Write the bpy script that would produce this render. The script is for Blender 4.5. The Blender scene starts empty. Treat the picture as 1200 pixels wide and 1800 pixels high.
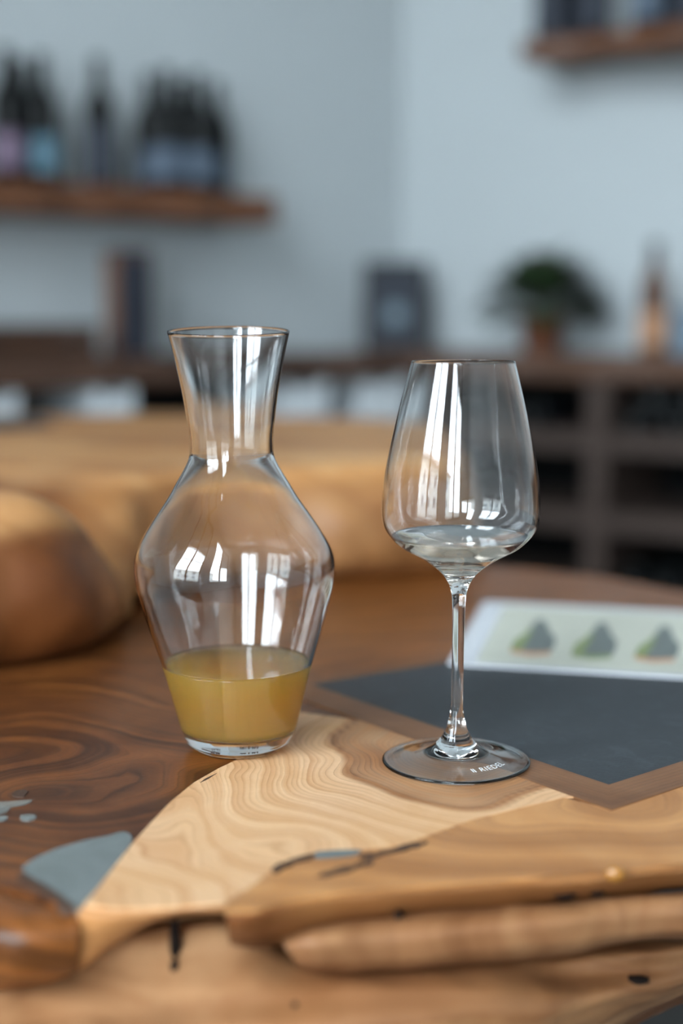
import bpy, bmesh, math, random
from mathutils import Vector, Matrix, noise as mnoise

# ------------------------------------------------------------------ scene, camera, light
scene = bpy.context.scene
COL = scene.collection
random.seed(7)

TZ = 0.76            # table top height above the floor
HC = 0.279           # camera above table top
PITCH = math.radians(7.857)
F = 2500.0           # focal length in pixels of the 1200 x 1800 frame

cam_d = bpy.data.cameras.new('camera')
cam = bpy.data.objects.new('camera', cam_d)
COL.objects.link(cam)
cam_d.sensor_fit = 'VERTICAL'
cam_d.sensor_height = 36.0
cam_d.sensor_width = 24.0
cam_d.lens = 50.0
cam_d.clip_start = 0.02
cam.location = (0, 0, TZ + HC)
cam.rotation_euler = (math.pi / 2 - PITCH, 0, 0)
cam_d.dof.use_dof = True
cam_d.dof.focus_distance = 0.875
cam_d.dof.aperture_fstop = 1.9
scene.camera = cam
scene.cycles.volume_bounces = 20
scene.cycles.max_bounces = 28

vs = scene.view_settings
vs.view_transform = 'Standard'
vs.look = 'None'
vs.gamma = 1.0
vs.use_curve_mapping = False
vs.exposure = 1.5

world = bpy.data.worlds.new('overcast_sky')
scene.world = world
world.use_nodes = True
wn = world.node_tree
wn.nodes['Background'].inputs[0].default_value = (0.79, 0.91, 1.0, 1)
wn.nodes['Background'].inputs[1].default_value = 8.0

# room plan (metres, camera stands at the origin and looks along +Y)
CORNER = Vector((0.18, 4.35))
LDIR = Vector((-0.766, -0.643))      # along the left wall, away from the corner
RDIR = Vector((0.829, -0.559))       # along the right wall
LNORM = Vector((0.643, -0.766))      # into the room
RNORM = Vector((-0.559, -0.829))
A0 = CORNER + LDIR * 4.8             # left wall meets window wall
WDIR = Vector((0.643, -0.766))       # along the window wall
WNORM = Vector((0.766, 0.643))
B0 = A0 + WDIR * 6.0
D0 = CORNER + RDIR * 5.0
CEIL = 4.9
WINDOWS = [(1.65, 3.15, 0.5, 4.6), (3.65, 5.1, 0.5, 4.6)]

BWIN = []
BDIR = (D0 - B0).normalized()
BNORM = Vector((-BDIR.y, BDIR.x))
def portal(name, origin, d, n, t0, t1, z0, z1):
    l = bpy.data.lights.new(name, 'AREA')
    l.shape = 'RECTANGLE'
    l.size = t1 - t0
    l.size_y = z1 - z0
    l.cycles.is_portal = True
    o = bpy.data.objects.new(name, l)
    COL.objects.link(o)
    p = origin + d * ((t0 + t1) / 2) - n * 0.14
    o.location = (p.x, p.y, (z0 + z1) / 2)
    zax = Vector((-n.x, -n.y, 0))
    xax = Vector((d.x, d.y, 0))
    yax = zax.cross(xax)
    o.matrix_world = Matrix.Translation(o.location) @ Matrix((xax, yax, zax)).transposed().to_4x4()
    return o
for i, (t0, t1, z0, z1) in enumerate(WINDOWS):
    portal('window_daylight_portal', A0, WDIR, WNORM, t0, t1, z0, z1)

for (t0, t1, z0, z1) in BWIN:
    portal('window_daylight_portal', B0, BDIR, BNORM, t0, t1, z0, z1)

# ------------------------------------------------------------------ helpers
CP, SP = math.cos(PITCH), math.sin(PITCH)
def ray(px, py):
    a, b = (px - 600) / F, (900 - py) / F
    return Vector((a, CP + b * SP, -SP + b * CP))
def G(px, py, h=0.0):
    """point of the photograph on the level plane h above the table top"""
    r = ray(px, py)
    t = (h - HC) / r.z
    return Vector((r.x * t, r.y * t, TZ + h))
def W(px, py, Y):
    """point of the photograph at forward distance Y"""
    r = ray(px, py)
    t = Y / r.y
    return Vector((r.x * t, Y, TZ + HC + r.z * t))
def onwall(px, py, origin, d, n, off):
    """point of the photograph on a vertical plane parallel to a wall -> (s along wall, z)"""
    r = ray(px, py)
    o = origin + n * off
    t = (o.x * n.x + o.y * n.y) / (r.x * n.x + r.y * n.y)
    p = Vector((r.x * t, r.y * t))
    return (p - o).dot(d), TZ + HC + r.z * t

def tag(o, label=None, cat=None, group=None, kind=None):
    if label: o['label'] = label
    if cat: o['category'] = cat
    if group: o['group'] = group
    if kind: o['kind'] = kind
    return o
def empty(name, loc=(0, 0, 0), rz=0.0):
    o = bpy.data.objects.new(name, None)
    o.empty_display_size = 0.05
    COL.objects.link(o)
    o.location = loc
    o.rotation_euler = (0, 0, rz)
    return o
def mk(name, bm, mat, parent=None, smooth=False, angle=None):
    me = bpy.data.meshes.new(name)
    bmesh.ops.recalc_face_normals(bm, faces=bm.faces) if angle != 'keep' else None
    bm.to_mesh(me)
    bm.free()
    if smooth:
        me.polygons.foreach_set('use_smooth', [True] * len(me.polygons))
    o = bpy.data.objects.new(name, me)
    if mat: me.materials.append(mat)
    COL.objects.link(o)
    if parent: o.parent = parent
    return o
def share(name, src, parent, loc=(0, 0, 0), rot=(0, 0, 0), scale=(1, 1, 1)):
    o = bpy.data.objects.new(name, src.data)
    COL.objects.link(o)
    o.parent = parent
    o.location, o.rotation_euler, o.scale = loc, rot, scale
    return o
def copy_tree(root, loc, rz=None):
    r = root.copy(); COL.objects.link(r)
    r.location = loc
    if rz is not None: r.rotation_euler = (0, 0, rz)
    for ch in root.children:
        c = ch.copy(); COL.objects.link(c); c.parent = r
        for g in ch.children:
            d = g.copy(); COL.objects.link(d); d.parent = c
    return r
def box(bm, x0, x1, y0, y1, z0, z1, M=None, bevel=0.0):
    vs_ = [bm.verts.new(p) for p in ((x0, y0, z0), (x1, y0, z0), (x1, y1, z0), (x0, y1, z0),
                                     (x0, y0, z1), (x1, y0, z1), (x1, y1, z1), (x0, y1, z1))]
    fs = [bm.faces.new([vs_[i] for i in f]) for f in
          ((0, 3, 2, 1), (4, 5, 6, 7), (0, 1, 5, 4), (1, 2, 6, 5), (2, 3, 7, 6), (3, 0, 4, 7))]
    if bevel:
        es = list({e for f in fs for e in f.edges})
        r = bmesh.ops.bevel(bm, geom=es, offset=bevel, segments=2, affect='EDGES', profile=0.6)
        vs_ = list({v for f in r['faces'] for v in f.verts} | {v for v in vs_ if v.is_valid})
    if M is not None:
        for v in vs_: v.co = M @ v.co
    return vs_
def wallM(origin, d, n, rz=0):
    """local frame: x along the wall, y into the room, z up"""
    return Matrix(((d.x, n.x, 0, origin.x), (d.y, n.y, 0, origin.y), (0, 0, 1, 0), (0, 0, 0, 1)))
def lathe(bm, prof, seg=128, close=False, shear=None, cap0=False, cap1=False):
    """prof: list of (r, z); returns rings. A point with r == 0 becomes a pole."""
    rings = []
    for r, z in prof:
        sx = shear(z) if shear else 0.0
        if r < 1e-7:
            rings.append([bm.verts.new((sx, 0, z))])
        else:
            rings.append([bm.verts.new((sx + r * math.cos(2 * math.pi * k / seg), r * math.sin(2 * math.pi * k / seg), z)) for k in range(seg)])
    for a, b in zip(rings[:-1], rings[1:]):
        for k in range(seg):
            k2 = (k + 1) % seg
            if len(a) == 1: bm.faces.new((a[0], b[k2], b[k]))
            elif len(b) == 1: bm.faces.new((a[k], a[k2], b[0]))
            else: bm.faces.new((a[k], a[k2], b[k2], b[k]))
    return rings
def spline(pts, n):
    """Catmull-Rom through pts (Vectors or tuples), n samples, by point index"""
    P = [Vector(p) for p in pts]
    out = []
    m = len(P) - 1
    for i in range(n):
        t = i / (n - 1) * m
        k = min(int(t), m - 1); u = t - k
        p1, p2 = P[k], P[k + 1]
        p0 = P[k - 1] if k else p1 * 2 - p2
        p3 = P[k + 2] if k + 2 <= m else p2 * 2 - p1
        out.append(0.5 * ((2 * p1) + (p2 - p0) * u + (2 * p0 - 5 * p1 + 4 * p2 - p3) * u * u + (3 * p1 - p0 - 3 * p2 + p3) * u ** 3))
    return out
def pchip(pts, n):
    """monotone resample of (z, r) profile ordered by z"""
    xs = [p[0] for p in pts]; ys = [p[1] for p in pts]
    m = len(xs)
    h = [xs[i + 1] - xs[i] for i in range(m - 1)]
    d = [(ys[i + 1] - ys[i]) / h[i] for i in range(m - 1)]
    s = [d[0]] + [0 if d[i - 1] * d[i] <= 0 else (d[i - 1] + d[i]) / 2 * 1.0 for i in range(1, m - 1)] + [d[-1]]
    for i in range(m - 1):
        if d[i] == 0: s[i] = s[i + 1] = 0
        else:
            a, b = s[i] / d[i], s[i + 1] / d[i]
            q = a * a + b * b
            if q > 9:
                t = 3 / math.sqrt(q); s[i], s[i + 1] = t * a * d[i], t * b * d[i]
    out = []
    for k in range(n):
        x = xs[0] + (xs[-1] - xs[0]) * k / (n - 1)
        i = max(j for j in range(m - 1) if xs[j] <= x + 1e-12)
        t = (x - xs[i]) / h[i]
        y = (2 * t ** 3 - 3 * t * t + 1) * ys[i] + (t ** 3 - 2 * t * t + t) * h[i] * s[i] + (-2 * t ** 3 + 3 * t * t) * ys[i + 1] + (t ** 3 - t * t) * h[i] * s[i + 1]
        out.append((x, y))
    return out
def interp(tab, x):
    if x <= tab[0][0]: return tab[0][1]
    for (a, b), (c, d) in zip(tab[:-1], tab[1:]):
        if x <= c: return b + (d - b) * (x - a) / (c - a)
    return tab[-1][1]
def N3(p, s, off=0.0):
    return mnoise.noise(Vector((p[0] * s + off, p[1] * s + off * 1.7, p[2] * s - off)))
def sstep(a, b, x):
    t = min(1, max(0, (x - a) / (b - a)))
    return t * t * (3 - 2 * t)
def set_attr(o, name, fn):
    me = o.data
    at = me.attributes.new(name, 'FLOAT', 'POINT')
    at.data.foreach_set('value', [fn(v.co) for v in me.vertices])

# ------------------------------------------------------------------ materials
def newmat(name):
    m = bpy.data.materials.new(name)
    m.use_nodes = True
    nt = m.node_tree
    return m, nt, nt.nodes['Principled BSDF']
def srgb(r, g, b):
    f = lambda c: c / 255 / 12.92 if c / 255 <= 0.04045 else ((c / 255 + 0.055) / 1.055) ** 2.4
    return (f(r), f(g), f(b), 1)
def link(nt, a, b): nt.links.new(a, b)
def nnoise(nt, scale, detail=3, rough=0.55, vec=None, dist=0.0):
    n = nt.nodes.new('ShaderNodeTexNoise')
    n.inputs['Scale'].default_value = scale
    n.inputs['Detail'].default_value = detail
    n.inputs['Roughness'].default_value = rough
    n.inputs['Distortion'].default_value = dist
    if vec is not None: link(nt, vec, n.inputs['Vector'])
    return n.outputs['Fac']
def nmath(nt, op, a, b=None, c=None):
    n = nt.nodes.new('ShaderNodeMath'); n.operation = op
    for i, v in enumerate((a, b, c)):
        if v is None: continue
        if isinstance(v, (int, float)): n.inputs[i].default_value = v
        else: link(nt, v, n.inputs[i])
    return n.outputs[0]
def nramp(nt, fac, stops, interp_='LINEAR'):
    n = nt.nodes.new('ShaderNodeValToRGB')
    cr = n.color_ramp; cr.interpolation = interp_
    while len(cr.elements) < len(stops): cr.elements.new(0.5)
    for e, (p, c) in zip(cr.elements, stops):
        e.position = p; e.color = c if len(c) == 4 else (*c, 1)
    link(nt, fac, n.inputs[0])
    return n.outputs[0]
def nmix(nt, fac, a, b, mode='MIX'):
    n = nt.nodes.new('ShaderNodeMix'); n.data_type = 'RGBA'; n.blend_type = mode
    for s, v in ((n.inputs[0], fac), (n.inputs[6], a), (n.inputs[7], b)):
        if isinstance(v, (int, float)): s.default_value = v
        elif isinstance(v, tuple): s.default_value = v
        else: link(nt, v, s)
    return n.outputs[2]
def ncoord(nt):
    return nt.nodes.new('ShaderNodeTexCoord').outputs['Object']
def nattr(nt, name):
    n = nt.nodes.new('ShaderNodeAttribute'); n.attribute_name = name
    return n.outputs['Fac']
def nbump(nt, h, strength, dist, bsdf):
    n = nt.nodes.new('ShaderNodeBump')
    n.inputs['Strength'].default_value = strength
    n.inputs['Distance'].default_value = dist
    link(nt, h, n.inputs['Height'])
    link(nt, n.outputs[0], bsdf.inputs['Normal'])

def plain(name, col, rough=0.5, var=0.12, scale=30, metal=0.0, coat=0.0, bump=0.0, spec=0.5):
    m, nt, b = newmat(name)
    co = ncoord(nt)
    n = nnoise(nt, scale, 4, 0.6, co)
    c = nmix(nt, n, tuple(x * (1 - var) for x in col[:3]) + (1,), tuple(min(1, x * (1 + var)) for x in col[:3]) + (1,))
    link(nt, c, b.inputs['Base Color'])
    b.inputs['Roughness'].default_value = rough
    b.inputs['Metallic'].default_value = metal
    b.inputs['Specular IOR Level'].default_value = spec
    b.inputs['Coat Weight'].default_value = coat
    if bump: nbump(nt, n, bump, 0.002, b)
    return m

def wood(name, light, mid, dark, line, period, warp=0.004, warp_scale=14, rough=0.42, line_w=0.5, fine=0.0012, patch=5.0, coat=0.15, tone_col=None, band=0.55):
    """growth rings drawn along the 'grain' attribute of the mesh; 'tone' blends sapwood to heartwood"""
    m, nt, b = newmat(name)
    co = ncoord(nt)
    g = nattr(nt, 'grain')
    w1 = nmath(nt, 'SUBTRACT', nnoise(nt, warp_scale, 3, 0.5, co), 0.5)
    w2 = nmath(nt, 'SUBTRACT', nnoise(nt, 160, 3, 0.6, co), 0.5)
    g = nmath(nt, 'MULTIPLY_ADD', w1, warp, g)
    g = nmath(nt, 'MULTIPLY_ADD', w2, fine, g)
    # irregular ring widths
    t = nmath(nt, 'FRACT', nmath(nt, 'DIVIDE', g, period))
    ring = nramp(nt, t, [(0.0, (0, 0, 0)), (0.45, (0.12,) * 3), (0.80, (0.55,) * 3), (0.90, (1, 1, 1)), (0.97, (0.6,) * 3), (1.0, (0, 0, 0))])
    t2 = nmath(nt, 'FRACT', nmath(nt, 'DIVIDE', g, period * 4.7))
    ring2 = nramp(nt, t2, [(0.0, (0, 0, 0)), (0.6, (0.3,) * 3), (0.9, (1, 1, 1)), (1.0, (0, 0, 0))])
    big = nnoise(nt, patch, 4, 0.6, co, 0.6)
    base = nmix(nt, nramp(nt, big, [(0.3, (0, 0, 0)), (0.7, (1, 1, 1))]), light, mid)
    if tone_col is not None:
        base = nmix(nt, nattr(nt, 'tone'), base, tone_col)
    n1 = nt.nodes.new('ShaderNodeTexNoise'); n1.noise_dimensions = '1D'
    n1.inputs['Scale'].default_value = 1.0; n1.inputs['Detail'].default_value = 4.0; n1.inputs['Roughness'].default_value = 0.7
    link(nt, nmath(nt, 'DIVIDE', g, period * 2.6), n1.inputs['W'])
    bands = nramp(nt, n1.outputs['Fac'], [(0.36, (0, 0, 0)), (0.68, (1, 1, 1))])
    base = nmix(nt, nmath(nt, 'MULTIPLY', bands, band), base, dark)
    fib = nnoise(nt, 420, 2, 0.6, co)
    base = nmix(nt, nmath(nt, 'MULTIPLY', fib, 0.22), base, dark)
    k = nmath(nt, 'MULTIPLY', ring, nmath(nt, 'MULTIPLY_ADD', nnoise(nt, 22, 3, 0.6, co), 1.1, -0.1))
    col = nmix(nt, nmath(nt, 'MULTIPLY', ring2, line_w * 0.55), base, dark)
    ln = line
    if tone_col is not None:
        ln = nmix(nt, nattr(nt, 'tone'), line, tuple(x * 0.32 for x in tone_col[:3]) + (1,))
    col = nmix(nt, nmath(nt, 'MULTIPLY', k, line_w), col, ln)
    link(nt, col, b.inputs['Base Color'])
    link(nt, nmath(nt, 'MULTIPLY_ADD', big, 0.2, rough - 0.1), b.inputs['Roughness'])
    b.inputs['Coat Weight'].default_value = coat * 0.5
    b.inputs['Coat Roughness'].default_value = 0.28
    b.inputs['Specular IOR Level'].default_value = 0.28
    nbump(nt, nmath(nt, 'MULTIPLY_ADD', k, -0.6, nmath(nt, 'MULTIPLY', fib, 0.5)), 0.25, 0.0006, b)
    return m

M_PALE = wood('pale_wood', srgb(242, 204, 164), srgb(226, 180, 130), srgb(186, 124, 70), srgb(150, 94, 48), 0.0038, 0.008, 16, 0.42, 0.8, 0.0004, 9, tone_col=srgb(116, 70, 38), band=0.35)
M_PLANK = wood('honey_wood', srgb(216, 160, 102), srgb(186, 124, 68), srgb(134, 82, 42), srgb(118, 70, 36), 0.010, 0.020, 12, 0.42, 0.6, 0.0008, 7, tone_col=srgb(84, 46, 22))
M_BROWN = wood('brown_burl_wood', srgb(158, 94, 44), srgb(104, 56, 24), srgb(44, 23, 11), srgb(30, 17, 10), 0.0044, 0.018, 8, 0.36, 0.95, 0.0006, 10, 0.2, tone_col=srgb(174, 104, 46), band=0.8)
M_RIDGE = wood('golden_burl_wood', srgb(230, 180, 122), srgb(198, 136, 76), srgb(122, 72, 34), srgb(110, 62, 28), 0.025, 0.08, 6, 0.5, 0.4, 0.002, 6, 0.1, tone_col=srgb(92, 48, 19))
M_TRUNK = wood('trunk_wood', srgb(216, 170, 124), srgb(180, 126, 80), srgb(112, 68, 38), srgb(100, 60, 32), 0.014, 0.03, 8, 0.45, 0.5, 0.002, 7, 0.1, tone_col=srgb(92, 50, 24), band=0.9)
M_STRIP = wood('walnut_strip_wood', srgb(150, 104, 66), srgb(122, 80, 48), srgb(82, 50, 30), srgb(70, 42, 26), 0.004, 0.006, 10, 0.42, 0.6, 0.0008, 14, 0.15)
M_SHELF = wood('shelf_wood', srgb(136, 88, 56), srgb(94, 58, 38), srgb(66, 42, 28), srgb(60, 38, 26), 0.03, 0.04, 4, 0.5, 0.5, 0.002, 5, 0.05)
M_RACK = plain('rack_wood', srgb(66, 54, 48), 0.6, 0.2, 8, spec=0.25)
M_WALL = plain('wall_paint', (0.44, 0.475, 0.485, 1), 0.85, 0.02, 3, bump=0.05)
M_CEIL = plain('ceiling_paint', (0.78, 0.79, 0.79, 1), 0.9, 0.02, 3)
M_FLOOR = plain('floor_concrete', srgb(70, 68, 66), 0.55, 0.2, 4, bump=0.1)
M_WHITE = plain('white_lacquer', (0.66, 0.70, 0.72, 1), 0.45, 0.03, 5)
M_DARKIN = plain('dark_back_panel', srgb(9, 11, 12), 0.8, 0.15, 6, spec=0.2)
M_WINF = plain('window_frame_paint', srgb(70, 52, 40), 0.4, 0.08, 12)
M_BLACKBOT = plain('bottle_dark_glass', srgb(7, 9, 9), 0.35, 0.1, 10, spec=0.2)
M_CAPS = plain('bottle_capsule_foil', srgb(14, 14, 17), 0.4, 0.15, 40, spec=0.3)
M_TERRA = plain('terracotta', srgb(104, 62, 40), 0.7, 0.15, 25, bump=0.2)
M_SOIL = plain('potting_soil', srgb(40, 30, 24), 0.95, 0.3, 90, bump=0.5)
M_LEAF = plain('leaf_green', srgb(52, 78, 44), 0.45, 0.3, 30)
M_LEAFD = plain('leaf_plum', srgb(66, 52, 58), 0.45, 0.25, 30)
M_STEM = plain('plant_stem', srgb(76, 66, 44), 0.6, 0.2, 40)
M_CRATE = wood('crate_wood', srgb(84, 58, 42), srgb(62, 42, 30), srgb(56, 36, 26), srgb(50, 32, 24), 0.02, 0.02, 6, 0.6, 0.5, 0.002, 6, 0.0)
M_PINEBOX = wood('pine_box_wood', srgb(146, 106, 82), srgb(126, 88, 66), srgb(112, 76, 54), srgb(112, 76, 54), 0.012, 0.01, 6, 0.55, 0.4, 0.001, 6, 0.0)
M_NAVY = plain('navy_card', srgb(30, 34, 44), 0.6, 0.15, 14, spec=0.3)
M_BOARDF = plain('board_frame_black', srgb(22, 24, 30), 0.5, 0.1, 20, spec=0.3)
M_BOARD = plain('board_face', srgb(36, 42, 52), 0.6, 0.25, 12, spec=0.3)
M_EMBLEM = plain('board_emblem', srgb(104, 122, 132), 0.6, 0.1, 30)
def paper(c, nm): return plain(nm, c, 0.6, 0.06, 40)
M_LBLUE = paper(srgb(86, 120, 136), 'label_paper_blue')
M_LPINK = paper(srgb(110, 92, 112), 'label_paper_pink')
M_LGREY = paper(srgb(78, 92, 108), 'label_paper_grey')
M_LDARK = paper(srgb(36, 42, 54), 'label_paper_slate')
M_LTAN = paper(srgb(172, 126, 92), 'label_paper_tan')
M_CARD = plain('card_laminate', (0.70, 0.71, 0.75, 1), 0.25, 0.02, 10, coat=0.4)
M_CPANEL = plain('card_print_pale_green', srgb(202, 202, 186), 0.3, 0.03, 20)
M_CGREY = plain('card_print_grey', srgb(104, 112, 108), 0.35, 0.3, 60)
M_CGREEN = plain('card_print_green', srgb(132, 146, 88), 0.35, 0.2, 60)
M_CORANGE = plain('card_print_orange', srgb(206, 152, 110), 0.35, 0.15, 60)
M_FACADE = plain('facade_plaster', (0.55, 0.55, 0.53, 1), 0.9, 0.05, 1)
M_FWIN = plain('facade_window_glass', srgb(74, 84, 92), 0.15, 0.2, 1)
M_GROUND = plain('street_paving', srgb(120, 118, 114), 0.9, 0.1, 2)

def slate_mat():
    m, nt, b = newmat('black_slate')
    co = ncoord(nt)
    n1 = nnoise(nt, 6, 5, 0.65, co, 0.8)
    n2 = nnoise(nt, 420, 4, 0.7, co)
    n3 = nramp(nt, nnoise(nt, 45, 6, 0.7, co, 1.5), [(0.52, (0, 0, 0)), (0.75, (1, 1, 1))])
    c = nmix(nt, n1, srgb(28, 31, 34), srgb(46, 50, 54))
    c = nmix(nt, nmath(nt, 'MULTIPLY', n2, 0.3), c, srgb(80, 86, 92))
    c = nmix(nt, nmath(nt, 'MULTIPLY', n3, 0.4), c, srgb(84, 91, 97))
    link(nt, c, b.inputs['Base Color'])
    b.inputs['Roughness'].default_value = 0.55
    nbump(nt, nmath(nt, 'MULTIPLY_ADD', n1, 0.6, n2), 0.5, 0.0005, b)
    return m
M_SLATE = slate_mat()

def resin_mat():
    m, nt, b = newmat('grey_blue_resin')
    co = ncoord(nt)
    n1 = nnoise(nt, 26, 4, 0.6, co, 1.0)
    c = nmix(nt, n1, srgb(84, 90, 86), srgb(118, 124, 122))
    link(nt, c, b.inputs['Base Color'])
    b.inputs['Roughness'].default_value = 0.16
    b.inputs['Coat Weight'].default_value = 0.6
    b.inputs['Coat Roughness'].default_value = 0.06
    nbump(nt, n1, 0.15, 0.002, b)
    return m
M_RESIN = resin_mat()
M_BARK = plain('dark_bark_inclusion', srgb(70, 48, 34), 0.7, 0.3, 80, bump=0.5)
M_HOLE = plain('knot_dark_wood', srgb(22, 14, 10), 0.8, 0.3, 80, bump=0.5, spec=0.15)
M_AMBER = plain('amber_resin_drop', srgb(150, 98, 32), 0.3, 0.15, 40, coat=0.6)

def glass_mat(name, ior=1.5, tint=(0.985, 0.995, 0.995, 1)):
    m, nt, b = newmat(name)
    b.inputs['Base Color'].default_value = tint
    b.inputs['Roughness'].default_value = 0.0
    b.inputs['IOR'].default_value = ior
    b.inputs['Transmission Weight'].default_value = 1.0
    return m
M_GLASS = glass_mat('crystal_glass', 1.52)
M_ETCH = plain('etched_frosted_lettering', (0.8, 0.82, 0.83, 1), 0.6, 0.03, 50)

def wine_mat(name, col, density, cloud, cloud_col):
    m, nt, b = newmat(name)
    b.inputs['Base Color'].default_value = col
    b.inputs['Roughness'].default_value = 0.0
    b.inputs['IOR'].default_value = 1.345
    b.inputs['Transmission Weight'].default_value = 1.0
    va = nt.nodes.new('ShaderNodeVolumeAbsorption')
    va.inputs['Color'].default_value = cloud_col
    va.inputs['Density'].default_value = density
    out = nt.nodes['Material Output']
    if cloud:
        vsn = nt.nodes.new('ShaderNodeVolumeScatter')
        vsn.inputs['Color'].default_value = (1.0, 1.0, 1.0, 1)
        vsn.inputs['Density'].default_value = cloud
        vsn.inputs['Anisotropy'].default_value = 0.0
        ad = nt.nodes.new('ShaderNodeAddShader')
        link(nt, va.outputs[0], ad.inputs[0]); link(nt, vsn.outputs[0], ad.inputs[1])
        link(nt, ad.outputs[0], out.inputs['Volume'])
    else:
        link(nt, va.outputs[0], out.inputs['Volume'])
    return m
M_GOLD = wine_mat('cloudy_golden_wine', (1, 1, 1, 1), 140.0, 55.0, (0.9992, 0.885, 0.0, 1))
M_WHITEWINE = wine_mat('pale_white_wine', (1, 1, 1, 1), 14.0, 0.0, (0.98, 0.80, 0.60, 1))

def pane_mat():
    m, nt, b = newmat('window_pane_glass')
    out = nt.nodes['Material Output']
    tr = nt.nodes.new('ShaderNodeBsdfTransparent')
    gl = nt.nodes.new('ShaderNodeBsdfGlossy'); gl.inputs['Roughness'].default_value = 0.02
    fr = nt.nodes.new('ShaderNodeFresnel'); fr.inputs['IOR'].default_value = 1.45
    mx = nt.nodes.new('ShaderNodeMixShader')
    link(nt, fr.outputs[0], mx.inputs[0]); link(nt, tr.outputs[0], mx.inputs[1]); link(nt, gl.outputs[0], mx.inputs[2])
    link(nt, mx.outputs[0], out.inputs['Surface'])
    return m
M_PANE = pane_mat()

# ------------------------------------------------------------------ room shell
def struct(o, label): return tag(o, label, None, None, 'structure')
FOOT = [CORNER, D0, B0, A0]
def slab(name, z0, z1, mat, label, grow=0.25):
    bm = bmesh.new()
    c = sum(FOOT, Vector((0, 0))) / 4
    ring = [p + (p - c).normalized() * grow for p in FOOT]
    lo = [bm.verts.new((p.x, p.y, z0)) for p in ring]
    hi = [bm.verts.new((p.x, p.y, z1)) for p in ring]
    bm.faces.new(lo); bm.faces.new(hi)
    for k in range(4):
        bm.faces.new((lo[k], lo[(k + 1) % 4], hi[(k + 1) % 4], hi[k]))
    return struct(mk(name, bm, mat), label)
slab('floor', -0.1, 0.0, M_FLOOR, 'dark grey floor below the tables')
slab('ceiling', CEIL, CEIL + 0.1, M_CEIL, 'white ceiling of the tasting room')
def wall(name, p0, d, n, length, label, holes=(), mat=None):
    bm = bmesh.new()
    M = wallM(p0, d, n)
    x = 0.0
    for (t0, t1, z0, z1) in holes:
        box(bm, x, t0, -0.2, 0, 0, CEIL, M)
        box(bm, t0, t1, -0.2, 0, 0, z0, M)
        box(bm, t0, t1, -0.2, 0, z1, CEIL, M)
        x = t1
    box(bm, x, length, -0.2, 0, 0, CEIL, M)
    return struct(mk(name, bm, mat or M_WALL), label)
wall('wall_left', CORNER, LDIR, LNORM, 4.8, 'pale painted wall behind the left bottle shelf')
wall('wall_right', CORNER, RDIR, RNORM, 5.0, 'pale painted wall above the wine rack')
wall('wall_window', A0, WDIR, WNORM, 6.0, 'white painted wall with tall windows', WINDOWS, M_CEIL)
wall('wall_back', B0, BDIR, BNORM, (D0 - B0).length, 'white painted wall behind the viewer', BWIN, M_CEIL)
for i, (wo, wd, wn_, (t0, t1, z0, z1)) in enumerate([(A0, WDIR, WNORM, w) for w in WINDOWS] + [(B0, BDIR, BNORM, w) for w in BWIN]):
    root = empty('window_%d' % (i + 1), (0, 0, 0))
    struct(root, 'tall wooden window with mullions')
    M = wallM(wo, wd, wn_)
    tm = (t0 + t1) / 2
    zm = z0 + (z1 - z0) * 0.5
    for nm, b in (('frame_jamb', (t0, t0 + 0.06, z0, z1)), ('frame_jamb', (t1 - 0.06, t1, z0, z1)),
                  ('frame_head', (t0 + 0.06, t1 - 0.06, z1 - 0.06, z1)), ('window_sill', (t0 + 0.06, t1 - 0.06, z0, z0 + 0.07)),
                  ('mullion', (tm - 0.04, tm + 0.04, z0 + 0.07, z1 - 0.06)),
                  ('transom', (t0 + 0.06, tm - 0.04, zm - 0.035, zm + 0.035)), ('transom', (tm + 0.04, t1 - 0.06, zm - 0.035, zm + 0.035))):
        bm = bmesh.new()
        box(bm, b[0], b[1], -0.13, -0.07, b[2], b[3], M)
        mk(nm, bm, M_WINF, root)
    for a, c in ((t0 + 0.06, tm - 0.04), (tm + 0.04, t1 - 0.06)):
        for e, f in ((z0 + 0.07, zm - 0.035), (zm + 0.035, z1 - 0.06)):
            bm = bmesh.new()
            v = [bm.verts.new(M @ Vector(p)) for p in ((a, -0.1, e), (c, -0.1, e), (c, -0.1, f), (a, -0.1, f))]
            bm.faces.new(v)
            mk('pane', bm, M_PANE, root)

# ------------------------------------------------------------------ live-edge table
table = empty('live_edge_table', (0.0, 0.8, 0.0))
tag(table, 'live-edge root wood table with grey resin fills and slate inlay', 'table')
TB = Matrix.Translation((0, -0.8, 0))
def tpart(name, bm, mat, smooth=False, parent=None):
    o = mk(name, bm, mat, None, smooth)
    o.parent = parent or table
    o.matrix_parent_inverse = TB
    return o

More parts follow.
